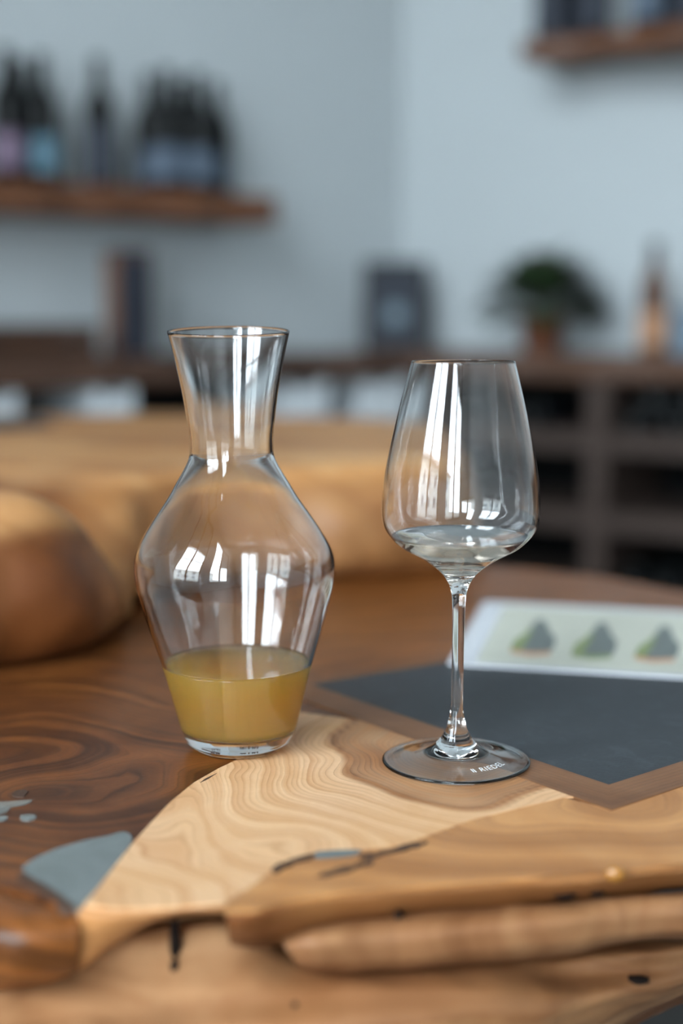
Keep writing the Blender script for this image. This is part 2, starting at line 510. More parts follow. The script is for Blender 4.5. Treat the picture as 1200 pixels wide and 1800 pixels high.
def inlay(name, pts, top, thick, mat, cell=0.006, grain=None, tone=None, bevel=0.0):
    """flat polygon (world xy) cut into a fine grid, with sides going down"""
    bm = bmesh.new()
    vs_ = [bm.verts.new((p[0], p[1], TZ + top)) for p in pts]
    f = bm.faces.new(vs_)
    if f.normal.z < 0 or f.calc_area() and (f.normal_update() or f.normal.z < 0): f.normal_flip()
    xs = [p[0] for p in pts]; ys = [p[1] for p in pts]
    for ax, lo, hi in ((0, min(xs), max(xs)), (1, min(ys), max(ys))):
        k = int((hi - lo) / cell)
        for i in range(1, k):
            c = [0, 0, 0]; c[ax] = lo + (hi - lo) * i / k
            nrm = [0, 0, 0]; nrm[ax] = 1
            bmesh.ops.bisect_plane(bm, geom=bm.verts[:] + bm.edges[:] + bm.faces[:], plane_co=c, plane_no=nrm, dist=1e-7)
    be = [e for e in bm.edges if e.is_boundary]
    r = bmesh.ops.extrude_edge_only(bm, edges=be)
    for g in r['geom']:
        if isinstance(g, bmesh.types.BMVert): g.co.z -= thick
    o = tpart(name, bm, mat)
    if grain: set_attr(o, 'grain', grain)
    if tone: set_attr(o, 'tone', tone)
    return o
def smooth_poly(pts, n=None, closed=True):
    """round an outline given by few points"""
    out = []
    m = len(pts)
    for i in range(m):
        p0, p1, p2, p3 = (Vector(pts[(i + k - 1) % m]) for k in range(4))
        for j in range(5):
            u = j / 5
            out.append(0.5 * ((2 * p1) + (p2 - p0) * u + (2 * p0 - 5 * p1 + 4 * p2 - p3) * u * u + (3 * p1 - p0 - 3 * p2 + p3) * u ** 3))
    return out
def GP(pix): return [G(x, y).xy for x, y in pix]

# main brown top: large burl slab the other pieces are let into
main_out = GP([(-260, 1528), (-100, 1537), (20, 1560), (80, 1580), (132, 1598), (160, 1560), (400, 1545), (600, 1530), (1050, 1500), (1500, 1470)]) + \
    [Vector((0.62, 1.0)), Vector((0.50, 1.24))] + GP([(1200, 1040), (1050, 1012), (870, 995), (760, 985)]) + \
    [Vector((0.10, 1.75)), Vector((-0.5, 1.7)), Vector((-0.62, 1.2)), Vector((-0.5, 0.75))]
v1, v2, v3, v4 = G(190, 1405).xy, G(60, 1300).xy, G(380, 1230).xy, G(20, 1395).xy
def brown_grain(co):
    p = Vector((co.x, co.y))
    g = co.y * 0.55 - co.x * 0.16
    for c, a, s in ((v1, 0.060, 0.070), (v2, -0.07, 0.10), (v3, 0.07, 0.09), (v4, 0.03, 0.04)):
        d = (p - c)
        g += a * math.exp(-(d.x * d.x + d.y * d.y * 0.7) / (s * s))
    g += 0.02 * N3((co.x, co.y, 0), 7.0, 3.0) + 0.006 * N3((co.x, co.y, 0), 22.0, 8.0)
    return g
def brown_tone(co):
    # the wood behind the slate and to its left is more golden than the burl in front
    t = sstep(-0.22, 0.12, co.x) * sstep(0.95, 1.15, co.y)
    return min(1, 0.75 * t + 0.35 * sstep(0.15, 0.5, N3((co.x, co.y, 0), 9, 5)))
inlay('tabletop', main_out, 0.0, 0.006, M_BROWN, 0.008, brown_grain, brown_tone)

# pale wedge of wood, its left edge standing proud of the brown burl
wedge_pix = [(500, 1250), (415, 1338), (385, 1352), (340, 1378), (300, 1411), (268, 1445), (236, 1481), (205, 1520), (170, 1566), (148, 1592),
             (200, 1600), (300, 1598), (395, 1590), (440, 1562), (480, 1530), (560, 1502), (700, 1490), (830, 1443), (990, 1404), (1070, 1400), (800, 1290)]
HEART = G(800, 1318).xy
SW = G(345, 1432).xy
SW2 = G(560, 1470).xy
def heart_d(co):
    dx, dy = co.x - HEART.x, co.y - HEART.y
    a = math.atan2(dy, dx)
    w = 1 + 0.06 * math.sin(3 * a + 0.6) + 0.04 * math.sin(7 * a) + 0.05 * N3((co.x, co.y, 0), 30, 2)
    return math.hypot(dx / 0.080, dy / 0.104) / w
def pale_grain(co):
    d = heart_d(co)
    p = Vector((co.x, co.y))
    g = (0.085 * d if d < 1 else 0.085 + 0.072 * (d - 1))
    e = p - SW
    g += 0.022 * math.exp(-((e.x / 0.014) ** 2 + (e.y / 0.065) ** 2))
    e = p - SW2
    g += 0.020 * math.exp(-((e.x / 0.05) ** 2 + (e.y / 0.045) ** 2))
    g += 0.004 * N3((co.x, co.y, 0), 26, 1)
    return g
def pale_tone(co):
    d = heart_d(co)
    inside = 1 - sstep(0.97, 1.03, d)
    edge = math.exp(-((d - 1.0) / 0.035) ** 2)
    return min(1, 0.92 * inside * (0.8 + 0.4 * N3((co.x, co.y, 0), 25, 7)) + 0.6 * edge)
wedge = inlay('pale_wedge_plank', GP(wedge_pix), 0.0008, 0.0015, M_PALE, 0.0045, pale_grain, pale_tone)

# honey coloured plank along the front
plank_pix = [(395, 1603), (405, 1588), (440, 1562), (480, 1530), (560, 1502), (700, 1490), (830, 1443), (990, 1404), (1073, 1424), (1300, 1330),
             (1700, 1380), (1750, 1478), (1500, 1500), (1300, 1512), (1200, 1521), (1050, 1536), (930, 1546), (800, 1556), (600, 1571), (500, 1587), (450, 1602)]
def plank_grain(co):
    c = G(880, 1455).xy; c2 = G(1130, 1425).xy
    g = 0.5 * co.y + 0.02 * co.x
    for q, a, sx, sy in ((c, 0.05, 0.05, 0.05), (c2, 0.06, 0.05, 0.06)):
        g += a * math.exp(-(((co.x - q.x) / sx) ** 2 + ((co.y - q.y) / sy) ** 2))
    return g + 0.006 * N3((co.x, co.y, 0), 15, 4)
def plank_tone(co):
    return 0.0
inlay('front_plank', GP(plank_pix), 0.0006, 0.0015, M_PLANK, 0.006, plank_grain, plank_tone)

# slate panel and the mitred strips round it
sA, sB = G(545, 1205).xy, G(1070, 1382).xy
eu = (sB - sA).normalized()
ev = Vector((-eu.y, eu.x))
sR = G(1200, 1340).xy
print('slate angle check', eu, (sR - sB).normalized(), (G(785, 1165).xy - sA).normalized(), (sB - sA).length)
er = (sR - sB).normalized()
ea = (G(785, 1165).xy - sA).normalized()
sC = sB + er * 0.42
sD = sA + ea * 0.42
inlay('slate_panel', [sA, sB, sC, sD], 0.0009, 0.012, M_SLATE, 0.05)
def strip(p, q, wp, wq, lab=None):
    """strip between inner edge p-q and outer edge wp-wq"""
    d = (q - p).normalized(); nn = Vector((-d.y, d.x))
    return inlay('edge_strip', [p, q, wq, wp], 0.0010, 0.012, M_STRIP, 0.012,
                 lambda co: (Vector((co.x, co.y)) - p).dot(nn) + 0.25 * 0.02 * math.sin((Vector((co.x, co.y)) - p).dot(d) * 9))
oB = G(1074, 1427).xy
wid = abs((oB - sB).dot(ev))
oA = sA - ev * wid * 0.9 - eu * 0.012
strip(sA, sB, oA, oB)
rn = Vector((-er.y, er.x))
wid2 = abs((oB - sB).dot(rn))
strip(sB, sC, oB, sC - rn * wid2)
an = Vector((-ea.y, ea.x))
strip(sA, sD, oA, sD + an * 0.004 + ea * 0.0)

# grey resin let into the burl
def resin(pix, top=0.0004):
    return inlay('resin_fill', smooth_poly(GP(pix)), top, 0.006, M_RESIN, 0.01)
resin([(218, 1463), (190, 1470), (150, 1478), (90, 1496), (45, 1520), (42, 1534), (70, 1552), (100, 1570), (128, 1596), (150, 1590), (172, 1562), (205, 1519), (232, 1478)])
resin([(-60, 1412), (10, 1410), (55, 1407), (45, 1414), (20, 1420), (5, 1430), (-60, 1440)])
resin([(38, 1434), (60, 1433), (62, 1440), (50, 1444), (36, 1441)])
resin([(-30, 1440), (8, 1435), (12, 1441), (-5, 1446), (-30, 1450)])
resin([(552, 1503), (570, 1499), (630, 1497), (626, 1505), (590, 1510), (556, 1511)], 0.0011)
def bark(pix, top=0.0013, name='bark_inclusion'):
    pts = [p + Vector((0.0012 * N3((p.x, p.y, 1), 300), 0.0035 * N3((p.x, p.y, 5), 260))) for p in smooth_poly(GP(pix))]
    return inlay(name, pts, top, 0.004, M_BARK, 0.02)
bark([(478, 1532), (500, 1518), (545, 1506), (552, 1510), (520, 1520), (485, 1536)])
bark([(634, 1507), (680, 1498), (742, 1482), (748, 1486), (700, 1500), (640, 1513)])
bark([(560, 1540), (610, 1527), (650, 1516), (652, 1521), (612, 1535), (566, 1545)])
bark([(128, 1596), (100, 1573), (68, 1553), (40, 1538), (30, 1545), (60, 1560), (90, 1580), (115, 1600)], 0.0008)
inlay('surface_crack', GP([(352, 1378), (360, 1371.5), (381, 1361.5), (367, 1371), (360, 1374.5)]), 0.0010, 0.003, M_BARK, 0.02)
bark([(20, 1398), (35, 1388), (48, 1393), (38, 1402)], 0.0005)

def loft(name, lines, nu, nv, mat, amp=0.0, nscale=20, grain=None, tone=None, parent=None, cap=False):
    """smooth sheet through guide lines (lists of 3D points)"""
    L = [spline(l, nu) for l in lines]
    bm = bmesh.new()
    cols = [spline([l[i] for l in L], nv) for i in range(nu)]
    g = [[bm.verts.new(p) for p in c] for c in cols]
    for i in range(nu - 1):
        for j in range(nv - 1):
            bm.faces.new((g[i][j], g[i + 1][j], g[i + 1][j + 1], g[i][j + 1]))
    bm.normal_update()
    if amp:
        bm.verts.ensure_lookup_table()
        for v in bm.verts:
            k = N3(v.co, nscale, 1.3) + 0.5 * N3(v.co, nscale * 2.3, 4.1)
            v.co += v.normal * (amp * k)
    o = tpart(name, bm, mat, True, parent)
    if grain: set_attr(o, 'grain', grain)
    if tone: set_attr(o, 'tone', tone)
    return o

# front of the trunk below the top: layered, rolling ledges
def kl(pts, Y=None):
    return [W(x, y, Yv) for x, y, Yv in pts]
# A: rounded brown lobe at the left
loft('root_lobe', [
    kl([(-160, 1530, 0.700), (-60, 1540, 0.690), (20, 1560, 0.678), (80, 1580, 0.665), (138, 1600, 0.650)]),
    kl([(-160, 1565, 0.668), (-60, 1572, 0.660), (20, 1585, 0.652), (80, 1600, 0.647), (138, 1612, 0.643)]),
    kl([(-160, 1635, 0.640), (-60, 1635, 0.634), (20, 1638, 0.630), (80, 1642, 0.632), (136, 1645, 0.638)]),
    kl([(-160, 1700, 0.640), (-60, 1700, 0.634), (20, 1700, 0.632), (80, 1695, 0.636), (134, 1690, 0.642)]),
    kl([(-160, 1742, 0.660), (-60, 1742, 0.655), (20, 1738, 0.655), (80, 1725, 0.655), (134, 1708, 0.655)]),
    kl([(-160, 1740, 0.72), (-60, 1740, 0.72), (20, 1735, 0.72), (80, 1722, 0.71), (134, 1706, 0.70)]),
    ], 60, 50, M_BROWN, 0.002, 30, lambda co: co.z * 0.35 + 0.1 * co.x, lambda co: 0.55 + 0.3 * N3(co, 20))
# B: front face of the pale wedge
loft('wedge_front_face', [
    kl([(136, 1592, 0.648), (150, 1592, 0.6475), (200, 1600, 0.6435), (300, 1598, 0.6445), (398, 1591, 0.6475)]),
    kl([(137, 1606, 0.643), (150, 1606, 0.642), (200, 1609, 0.640), (300, 1603, 0.641), (398, 1595, 0.645)]),
    kl([(138, 1650, 0.645), (155, 1645, 0.644), (200, 1628, 0.642), (300, 1606, 0.643), (398, 1599, 0.647)]),
    kl([(138, 1704, 0.655), (160, 1690, 0.655), (205, 1655, 0.655), (300, 1610, 0.655), (398, 1603, 0.655)]),
    kl([(138, 1700, 0.70), (160, 1686, 0.70), (205, 1650, 0.70), (300, 1612, 0.70), (398, 1604, 0.70)]),
    ], 50, 30, M_PLANK, 0.0008, 30, lambda co: co.z * 0.6, lambda co: 0.1)
# C: face under the front plank
loft('plank_front_face', [
    kl([(398, 1600, 0.6425), (450, 1601, 0.6420), (600, 1570, 0.6620), (800, 1555, 0.6725), (1050, 1535, 0.6865), (1200, 1520, 0.6975), (1500, 1499, 0.7135), (1750, 1477, 0.732)]),
    kl([(398, 1612, 0.639), (450, 1612, 0.640), (600, 1582, 0.658), (800, 1566, 0.669), (1050, 1546, 0.683), (1200, 1531, 0.694), (1500, 1510, 0.710), (1750, 1487, 0.729)]),
    kl([(400, 1640, 0.645), (450, 1642, 0.648), (600, 1612, 0.666), (800, 1588, 0.677), (1050, 1562, 0.692), (1200, 1545, 0.704), (1500, 1530, 0.72), (1750, 1502, 0.74)]),
    kl([(405, 1660, 0.665), (450, 1665, 0.668), (600, 1640, 0.684), (800, 1608, 0.695), (1050, 1585, 0.715), (1200, 1560, 0.725), (1500, 1545, 0.74), (1750, 1515, 0.76)]),
    kl([(405, 1655, 0.72), (450, 1660, 0.72), (600, 1636, 0.73), (800, 1606, 0.74), (1050, 1583, 0.75), (1200, 1558, 0.76), (1500, 1545, 0.78), (1750, 1514, 0.80)]),
    ], 90, 30, M_PLANK, 0.0014, 34, lambda co: co.z * 0.6, lambda co: min(1, 0.6 + 0.3 * N3(co, 26) + 0.5 * (1 - sstep(-0.045, 0.0, co.x))))
# D: second rolling ledge at the right
loft('root_ledge', [
    kl([(490, 1640, 0.72), (560, 1620, 0.72), (700, 1606, 0.73), (850, 1592, 0.735), (1000, 1584, 0.74), (1120, 1572, 0.75), (1400, 1566, 0.77), (1800, 1552, 0.86)]),
    kl([(492, 1648, 0.668), (560, 1622, 0.668), (700, 1606, 0.680), (850, 1594, 0.688), (1000, 1586, 0.694), (1120, 1574, 0.704), (1400, 1568, 0.72), (1800, 1553, 0.82)]),
    kl([(500, 1662, 0.650), (560, 1642, 0.648), (700, 1626, 0.660), (850, 1614, 0.667), (1000, 1604, 0.676), (1120, 1592, 0.690), (1400, 1588, 0.71), (1800, 1558, 0.81)]),
    kl([(508, 1678, 0.652), (560, 1674, 0.646), (700, 1665, 0.655), (850, 1650, 0.662), (1000, 1636, 0.672), (1120, 1624, 0.688), (1400, 1616, 0.71), (1800, 1566, 0.82)]),
    kl([(520, 1695, 0.664), (560, 1702, 0.660), (700, 1700, 0.668), (850, 1690, 0.674), (1000, 1672, 0.684), (1120, 1650, 0.698), (1400, 1640, 0.72), (1800, 1572, 0.84)]),
    kl([(520, 1698, 0.73), (560, 1704, 0.73), (700, 1702, 0.73), (850, 1692, 0.74), (1000, 1674, 0.75), (1120, 1652, 0.76), (1400, 1642, 0.78), (1800, 1573, 0.90)]),
    ], 110, 44, M_TRUNK, 0.0016, 26, lambda co: co.x * 0.35 + 0.05 * co.z, lambda co: 0.35 + 0.45 * N3(co, 22, 2) + 0.25 * sstep(0.1, 0.2, co.x))
# E: broad trunk underneath everything
loft('trunk', [
    kl([(-260, 1690, 0.78), (0, 1680, 0.75), (150, 1650, 0.73), (300, 1622, 0.71), (420, 1620, 0.71), (560, 1660, 0.72), (800, 1660, 0.74), (1000, 1650, 0.76), (1250, 1640, 0.80), (1700, 1600, 0.95)]),
    kl([(-260, 1715, 0.70), (0, 1702, 0.695), (150, 1668, 0.69), (300, 1632, 0.685), (420, 1632, 0.685), (560, 1690, 0.69), (800, 1690, 0.70), (1000, 1680, 0.73), (1250, 1660, 0.77), (1700, 1606, 0.93)]),
    kl([(-260, 1750, 0.66), (0, 1742, 0.660), (150, 1718, 0.665), (300, 1690, 0.668), (420, 1690, 0.668), (560, 1712, 0.668), (800, 1712, 0.675), (1000, 1715, 0.72), (1250, 1690, 0.77), (1700, 1616, 0.93)]),
    kl([(-260, 1800, 0.63), (0, 1795, 0.635), (150, 1785, 0.640), (300, 1770, 0.645), (420, 1760, 0.647), (560, 1750, 0.650), (800, 1745, 0.660), (1000, 1752, 0.70), (1250, 1712, 0.77), (1700, 1626, 0.94)]),
    kl([(-260, 1900, 0.61), (0, 1890, 0.615), (150, 1880, 0.620), (300, 1870, 0.625), (420, 1860, 0.63), (560, 1840, 0.635), (800, 1815, 0.655), (1000, 1790, 0.70), (1250, 1722, 0.78), (1700, 1634, 0.95)]),
    kl([(-260, 2100, 0.66), (0, 2100, 0.66), (150, 2100, 0.66), (300, 2080, 0.66), (420, 2050, 0.67), (560, 2000, 0.68), (800, 1900, 0.70), (1000, 1832, 0.73), (1250, 1735, 0.82), (1700, 1640, 0.97)]),
    kl([(-260, 2500, 0.80), (0, 2500, 0.80), (150, 2500, 0.80), (300, 2450, 0.80), (420, 2380, 0.81), (560, 2280, 0.82), (800, 2100, 0.83), (1000, 1900, 0.86), (1250, 1740, 0.95), (1700, 1642, 1.05)]),
    ], 140, 80, M_TRUNK, 0.0030, 18, lambda co: co.z * 0.45 + 0.05 * co.x + 0.01 * N3(co, 9, 4), lambda co: max(0, 0.1 + 0.75 * N3((co.x, co.y, co.z * 3), 16, 6) + 0.5 * sstep(0.12, 0.2, co.x)))
def knot(px, py, Y, rx, rz, name='knot_hole'):
    c = W(px, py, Y)
    bm = bmesh.new()
    bmesh.ops.create_uvsphere(bm, u_segments=20, v_segments=12, radius=1.0)
    for v in bm.verts:
        k = 1 + 0.25 * N3(v.co, 1.6, px)
        v.co = Vector((c.x + v.co.x * rx * k, c.y + v.co.y * 0.004, c.z + v.co.z * rz * k))
    return tpart(name, bm, M_HOLE, True)
knot(265, 1729, 0.662, 0.0042, 0.0022)
knot(307, 1700, 0.666, 0.0024, 0.0040)
knot(308, 1652, 0.672, 0.0030, 0.0110, 'bark_crack')
knot(815, 1573, 0.679, 0.0050, 0.0022)
knot(990, 1570, 0.692, 0.0070, 0.0034)
knot(1048, 1567, 0.697, 0.0042, 0.0026)
knot(700, 1608, 0.668, 0.0022, 0.0020)
knot(518, 1767, 0.648, 0.0020, 0.0018)
knot(1118, 1722, 0.735, 0.008, 0.0022, 'bark_crack')
bm = bmesh.new()
c = W(1082, 1536, 0.684)
bmesh.ops.create_uvsphere(bm, u_segments=20, v_segments=12, radius=1.0)
for v in bm.verts: v.co = c + Vector((v.co.x * 0.0052, v.co.y * 0.003, v.co.z * 0.0040))
tpart('amber_drop', bm, M_AMBER, True)

# raised back tier: a burl ridge winding behind the table, flat polished on top
RH = 0.122
foot = [(-1.05, 1.02), (-0.62, 1.02), (-0.42, 1.05), (-0.31, 1.08), (-0.24, 1.13), (-0.205, 1.20), (-0.205, 1.30), (-0.19, 1.40), (-0.12, 1.46),
        (0.0, 1.485), (0.07, 1.50), (0.125, 1.55), (0.15, 1.65), (0.16, 1.85), (0.15, 2.10), (0.08, 2.26), (-0.1, 2.31)]
NU = 260
fp = spline([(a, b, 0) for a, b in foot], NU)
prof = [(0.030, -0.004), (0.004, 0.004), (-0.012, 0.025), (-0.010, 0.055), (-0.002, 0.085), (0.010, 0.106), (0.030, 0.118), (0.06, RH), (0.13, RH)]
ps = spline([(a, b, 0) for a, b in prof], 34)
bm = bmesh.new()
grid = []
back = spline([(-1.9, 1.85, 0), (-1.3, 2.12, 0), (-0.7, 2.27, 0), (-0.3, 2.31, 0), (-0.15, 2.31, 0)], NU)
for i in range(NU):
    t = (fp[min(i + 1, NU - 1)] - fp[max(i - 1, 0)]).normalized()
    nrm = Vector((-t.y, t.x, 0))
    colv = []
    # the lobe at the left tapers down into a hollow before the ridge behind it rises
    uu = i / (NU - 1) * (len(foot) - 1)
    hs = 1 + 0.10 * math.exp(-((uu - 4.2) / 0.6) ** 2) - 0.72 * math.exp(-((uu - 5.85) / 0.68) ** 2)
    for q in ps:
        q = Vector((q.x, q.y * hs, 0))
        p = fp[i] + nrm * q.x
        k = N3((p.x, p.y, q.y), 9, 3) + 0.4 * N3((p.x, p.y, q.y), 24, 5)
        a = 0.016 * k * (1 - sstep(0.08, 0.12, q.y))
        colv.append(Vector((p.x, p.y, TZ + q.y)) - nrm * a)
    e = colv[-1]
    b = back[i]
    for j in range(1, 15):
        u = j / 14
        p = e.lerp(Vector((b.x, b.y, TZ + RH)), u * u * 0.6 + u * 0.4)
        p.z = e.z + (TZ + RH - e.z) * sstep(0, 0.5, u)
        p.z += 0.002 * N3((p.x, p.y, 0), 8)
        colv.append(p)
    b2 = colv[-1].copy(); b2.z = TZ - 0.05
    colv.append(b2)
    grid.append([bm.verts.new(p) for p in colv])
for i in range(NU - 1):
    for j in range(len(grid[0]) - 1):
        bm.faces.new((grid[i][j], grid[i + 1][j], grid[i + 1][j + 1], grid[i][j + 1]))
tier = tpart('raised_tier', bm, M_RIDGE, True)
set_attr(tier, 'grain', lambda co: 0.35 * co.y + 0.1 * co.x + 0.3 * co.z + 0.05 * N3(co, 4, 2))
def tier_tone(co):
    # flanks are darker than the top, most of all on the left lobe
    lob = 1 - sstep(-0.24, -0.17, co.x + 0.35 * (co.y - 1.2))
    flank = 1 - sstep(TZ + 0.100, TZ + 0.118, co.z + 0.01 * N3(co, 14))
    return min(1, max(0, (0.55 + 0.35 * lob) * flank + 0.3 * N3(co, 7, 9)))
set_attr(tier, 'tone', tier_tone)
o = inlay('slate_inset', [G(-200, 742, RH).xy, G(70, 738, RH).xy, G(95, 748, RH).xy, G(-200, 772, RH).xy], RH + 0.003, 0.01, M_SLATE, 0.2)

# pedestal that carries the table
bm = bmesh.new()
lathe(bm, [(0.0, 0.0), (0.34, 0.0), (0.30, 0.08), (0.24, 0.3), (0.28, 0.5), (0.36, 0.62), (0.40, 0.727), (0.0, 0.727)], 40)
for v in bm.verts:
    v.co.x = v.co.x * 1.0 - 0.1; v.co.y += 1.22
ped = tpart('pedestal', bm, M_TRUNK, True)
set_attr(ped, 'grain', lambda co: co.x * 0.3); set_attr(ped, 'tone', lambda co: 0.5)

# ------------------------------------------------------------------ carafe
def axis_scale(py, Y):
    p = W(600, py, Y)
    depth = p.y * CP - (p.z - TZ - HC) * SP
    return p.z - TZ, depth / F
YC = 0.897
cb = W(421, 1315, YC)
carafe = empty('wine_carafe', (cb.x, YC, TZ + 0.0009))
tag(carafe, 'clear glass carafe with flared neck, a third full of golden wine', 'carafe')
CH = [(585, 107.5), (614, 100.5), (644, 94), (692, 84.5), (736, 78), (776, 73.7), (798, 73.9), (810, 76.5), (826, 84), (852, 99.5), (879, 115.5), (910, 137), (937, 154.5),
      (965, 169.5), (982, 174.8), (998, 176), (1014, 175), (1034, 172), (1064, 163.5), (1113, 149), (1144, 139), (1172, 130), (1235, 113), (1284, 99.5), (1300, 93)]
CC = [(585, 401.5), (644, 403.5), (736, 406), (798, 408), (879, 408.5), (998, 411), (1064, 411.5), (1113, 412.5), (1172, 414), (1235, 418), (1284, 420), (1315, 421)]
czr = []; shear_tab = []
for py, hw in reversed(CH):
    z, s = axis_scale(py, YC)
    czr.append((z, hw * s))
for py, cx in reversed(CC):
    z, s = axis_scale(py, YC)
    x = W(cx, py, YC).x
    shear_tab.append((z, x - cb.x))
zc_rim = czr[-1][0]
lean = shear_tab[-1][1] / shear_tab[-1][0]
print('carafe height', zc_rim, 'lean', lean)
cshear = lambda z: lean * max(0, z)
outer = pchip(czr, 150)
zb, rb = outer[0]
base = [(0.0, 0.0015), (0.010, 0.0012), (rb * 0.70, 0.0004), (rb * 0.76, 0.0), (rb * 0.84, 0.0008), (rb * 0.91, 0.0028)]
base_prof = [(r, z) for r, z in base]
out_prof = base_prof + [(r, z) for z, r in outer]
# wall: thicker towards the bottom and at the neck/shoulder crease
def cthick(z):
    return interp([(0.0, 0.0030), (0.03, 0.0020), (0.09, 0.0016), (0.17, 0.0016), (0.19, 0.0022), (0.21, 0.0018), (0.27, 0.0013)], z)
ZFLOOR = 0.0115
inner_r = [(z, r - cthick(z)) for z, r in outer if z > ZFLOOR + 0.004]
r_in0 = inner_r[0][1]
floor_prof = [(0.0, ZFLOOR), (r_in0 * 0.6, ZFLOOR), (r_in0 * 0.84, ZFLOOR + 0.0006), (r_in0 * 0.94, ZFLOOR + 0.002), ]
ZN = axis_scale(800, YC)[0]
def rimcut(z, y):
    """slightly slanted fire-polished rim"""
    return z + 0.00255 * (y / 0.0385) * sstep(zc_rim - 0.05, zc_rim, z)
def shell(name, o_prof, i_prof, rim, parent, mat, shear, cut=None, seg=160):
    bm = bmesh.new()
    prof = list(o_prof)
    if rim:
        (ro, zo), (ri, zi) = o_prof[-1], i_prof[-1]
        m = (ro + ri) / 2; h = (ro - ri) / 2
        prof += [(m + h * math.cos(a), zo + h * math.sin(a)) for a in (math.pi * k / 6 for k in range(1, 6))]
    if rim:
        prof += list(reversed(i_prof))
        lathe(bm, prof, seg, shear=shear)
    else:
        lathe(bm, prof, seg, shear=shear)
        lathe(bm, list(reversed(i_prof)), seg, shear=shear)
    if cut:
        for v in bm.verts: v.co.z = cut(v.co.z, v.co.y)
    return mk(name, bm, mat, parent, True, angle='keep')
i_all = floor_prof + [(r, z) for z, r in inner_r]
zsplit = ZN
ob = [p for p in out_prof if p[1] <= zsplit]; on = [p for p in out_prof if p[1] > zsplit]
ib = [p for p in i_all if p[1] <= zsplit]; inn = [p for p in i_all if p[1] > zsplit]
shell('carafe_body', ob + on[:1], ib + inn[:1], False, carafe, M_GLASS, cshear)
shell('carafe_neck', on, inn, True, carafe, M_GLASS, cshear, rimcut)
# golden wine: fills the inside, its skin lies just within the glass
ZW = axis_scale(1166, YC)[0]
wine = empty('golden_wine', (cb.x, YC, TZ + 0.0009))
tag(wine, 'cloudy golden wine filling the bottom of the carafe', 'wine')
EPS = 0.00025
wp = [(0.0, ZFLOOR - EPS), (r_in0 * 0.6, ZFLOOR - EPS), (r_in0 * 0.84 + EPS, ZFLOOR + 0.0006 - EPS), (r_in0 * 0.94 + EPS, ZFLOOR + 0.002 - EPS)]
wp += [(r + EPS, z) for z, r in inner_r if z < ZW]
rt = interp(inner_r, ZW) + EPS
wp += [(rt, ZW + 0.0006), (rt - 0.0006, ZW + 0.0004), (rt - 0.0016, ZW + 0.0001), (rt - 0.004, ZW), (rt * 0.5, ZW), (0.0, ZW)]
bm = bmesh.new(); lathe(bm, wp, 160, shear=cshear)
mk('wine_body', bm, M_GOLD, wine, True, angle='keep')

# ------------------------------------------------------------------ wine glass
YG = 0.865
gb = W(801, 1340, YG)
glass = empty('wine_glass', (gb.x, YG, TZ + 0.0012))
tag(glass, 'tall stemmed wine glass with a little pale wine, beside the slate', 'wine glass')
GH = [(639, 91), (680, 101.3), (722, 111.5), (765, 121), (806, 129.3), (836, 134.5), (860, 137.5), (882, 139), (900, 139.3), (915, 138.2), (927, 135), (937, 130), (947, 122.5), (957, 112.5), (967, 99.5), (981, 72.5), (989, 59.5), (997, 48),
      (1005, 38), (1012, 30.5), (1020, 24.2), (1030, 18.4), (1045, 13.6), (1060, 11.9), (1090, 11.1), (1120, 10.7), (1180, 10.4), (1236, 10.6), (1252, 11.6), (1266, 14.0), (1280, 17.8), (1292, 22.8), (1300, 27.5)]
gzr = []
for py, hw in reversed(GH):
    z, s = axis_scale(py, YG)
    gzr.append((z, hw * s))
gtop = W(814, 639, YG).x - gb.x
glean = gtop / gzr[-1][0]
gshear = lambda z: glean * max(0, z)
print('glass height', gzr[-1][0], 'foot stem z', gzr[0])
gp = pchip(gzr, 240)
s0 = axis_scale(1340, YG)[1]
RF = 130 * s0
z0f, r0f = gzr[0]
foot_top = [(RF, 0.0013), (RF - 0.0004, 0.0019), (RF - 0.0012, 0.0022), (RF * 0.86, 0.0026), (0.0330, 0.0036), (0.0250, 0.0056), (0.0180, 0.0086), (0.0128, 0.0120)]
foot_prof = [(0.0, 0.0068), (0.006, 0.0068), (0.012, 0.0066), (0.018, 0.0060), (0.0215, 0.0048), (0.025, 0.0037), (0.029, 0.0026), (0.033, 0.0018), (RF * 0.86, 0.0007), (RF * 0.92, 0.0001), (RF * 0.97, 0.0), (RF - 0.0004, 0.0004)] + foot_top + [(r0f, z0f)]
fs_ = []
for a, b in zip(foot_prof[:-1], foot_prof[1:]): fs_.append(a)
# smooth the upper foot with a spline
KF = foot_prof.index((RF - 0.0012, 0.0022))
low = foot_prof[:KF + 1]
up = spline([(r, z, 0) for r, z in foot_prof[KF:]] , 32)
foot_full = low[:-1] + [(p.x, p.y) for p in up]
bm = bmesh.new(); lathe(bm, foot_full, 160, shear=gshear)
footo = mk('foot', bm, M_GLASS, glass, True, angle='keep')
ZSB = axis_scale(1022, YG)[0]      # stem meets bowl
stem_p = [(r, z) for z, r in gp if z <= ZSB]
bowl_o = [(r, z) for z, r in gp if z > ZSB]
bm = bmesh.new(); lathe(bm, stem_p + bowl_o[:1], 96, shear=gshear)
mk('stem', bm, M_GLASS, glass, True, angle='keep')
def gthick(z):
    zz = axis_scale(950, YG)[0]
    return interp([(ZSB, 0.004), (zz - 0.012, 0.0016), (zz, 0.0012), (0.2, 0.0009), (0.26, 0.0008)], z)
ZIB = axis_scale(1012, YG)[0]
bowl_i = [(z, r - gthick(z)) for r, z in bowl_o if z > ZIB + 0.0012 and r - gthick(z) > 0.0035]
zi0, ri0 = bowl_i[0]
bowl_in = [(0.0, zi0 - 0.0022), (ri0 * 0.4, zi0 - 0.0019), (ri0 * 0.75, zi0 - 0.0010)] + [(r, z) for z, r in bowl_i]
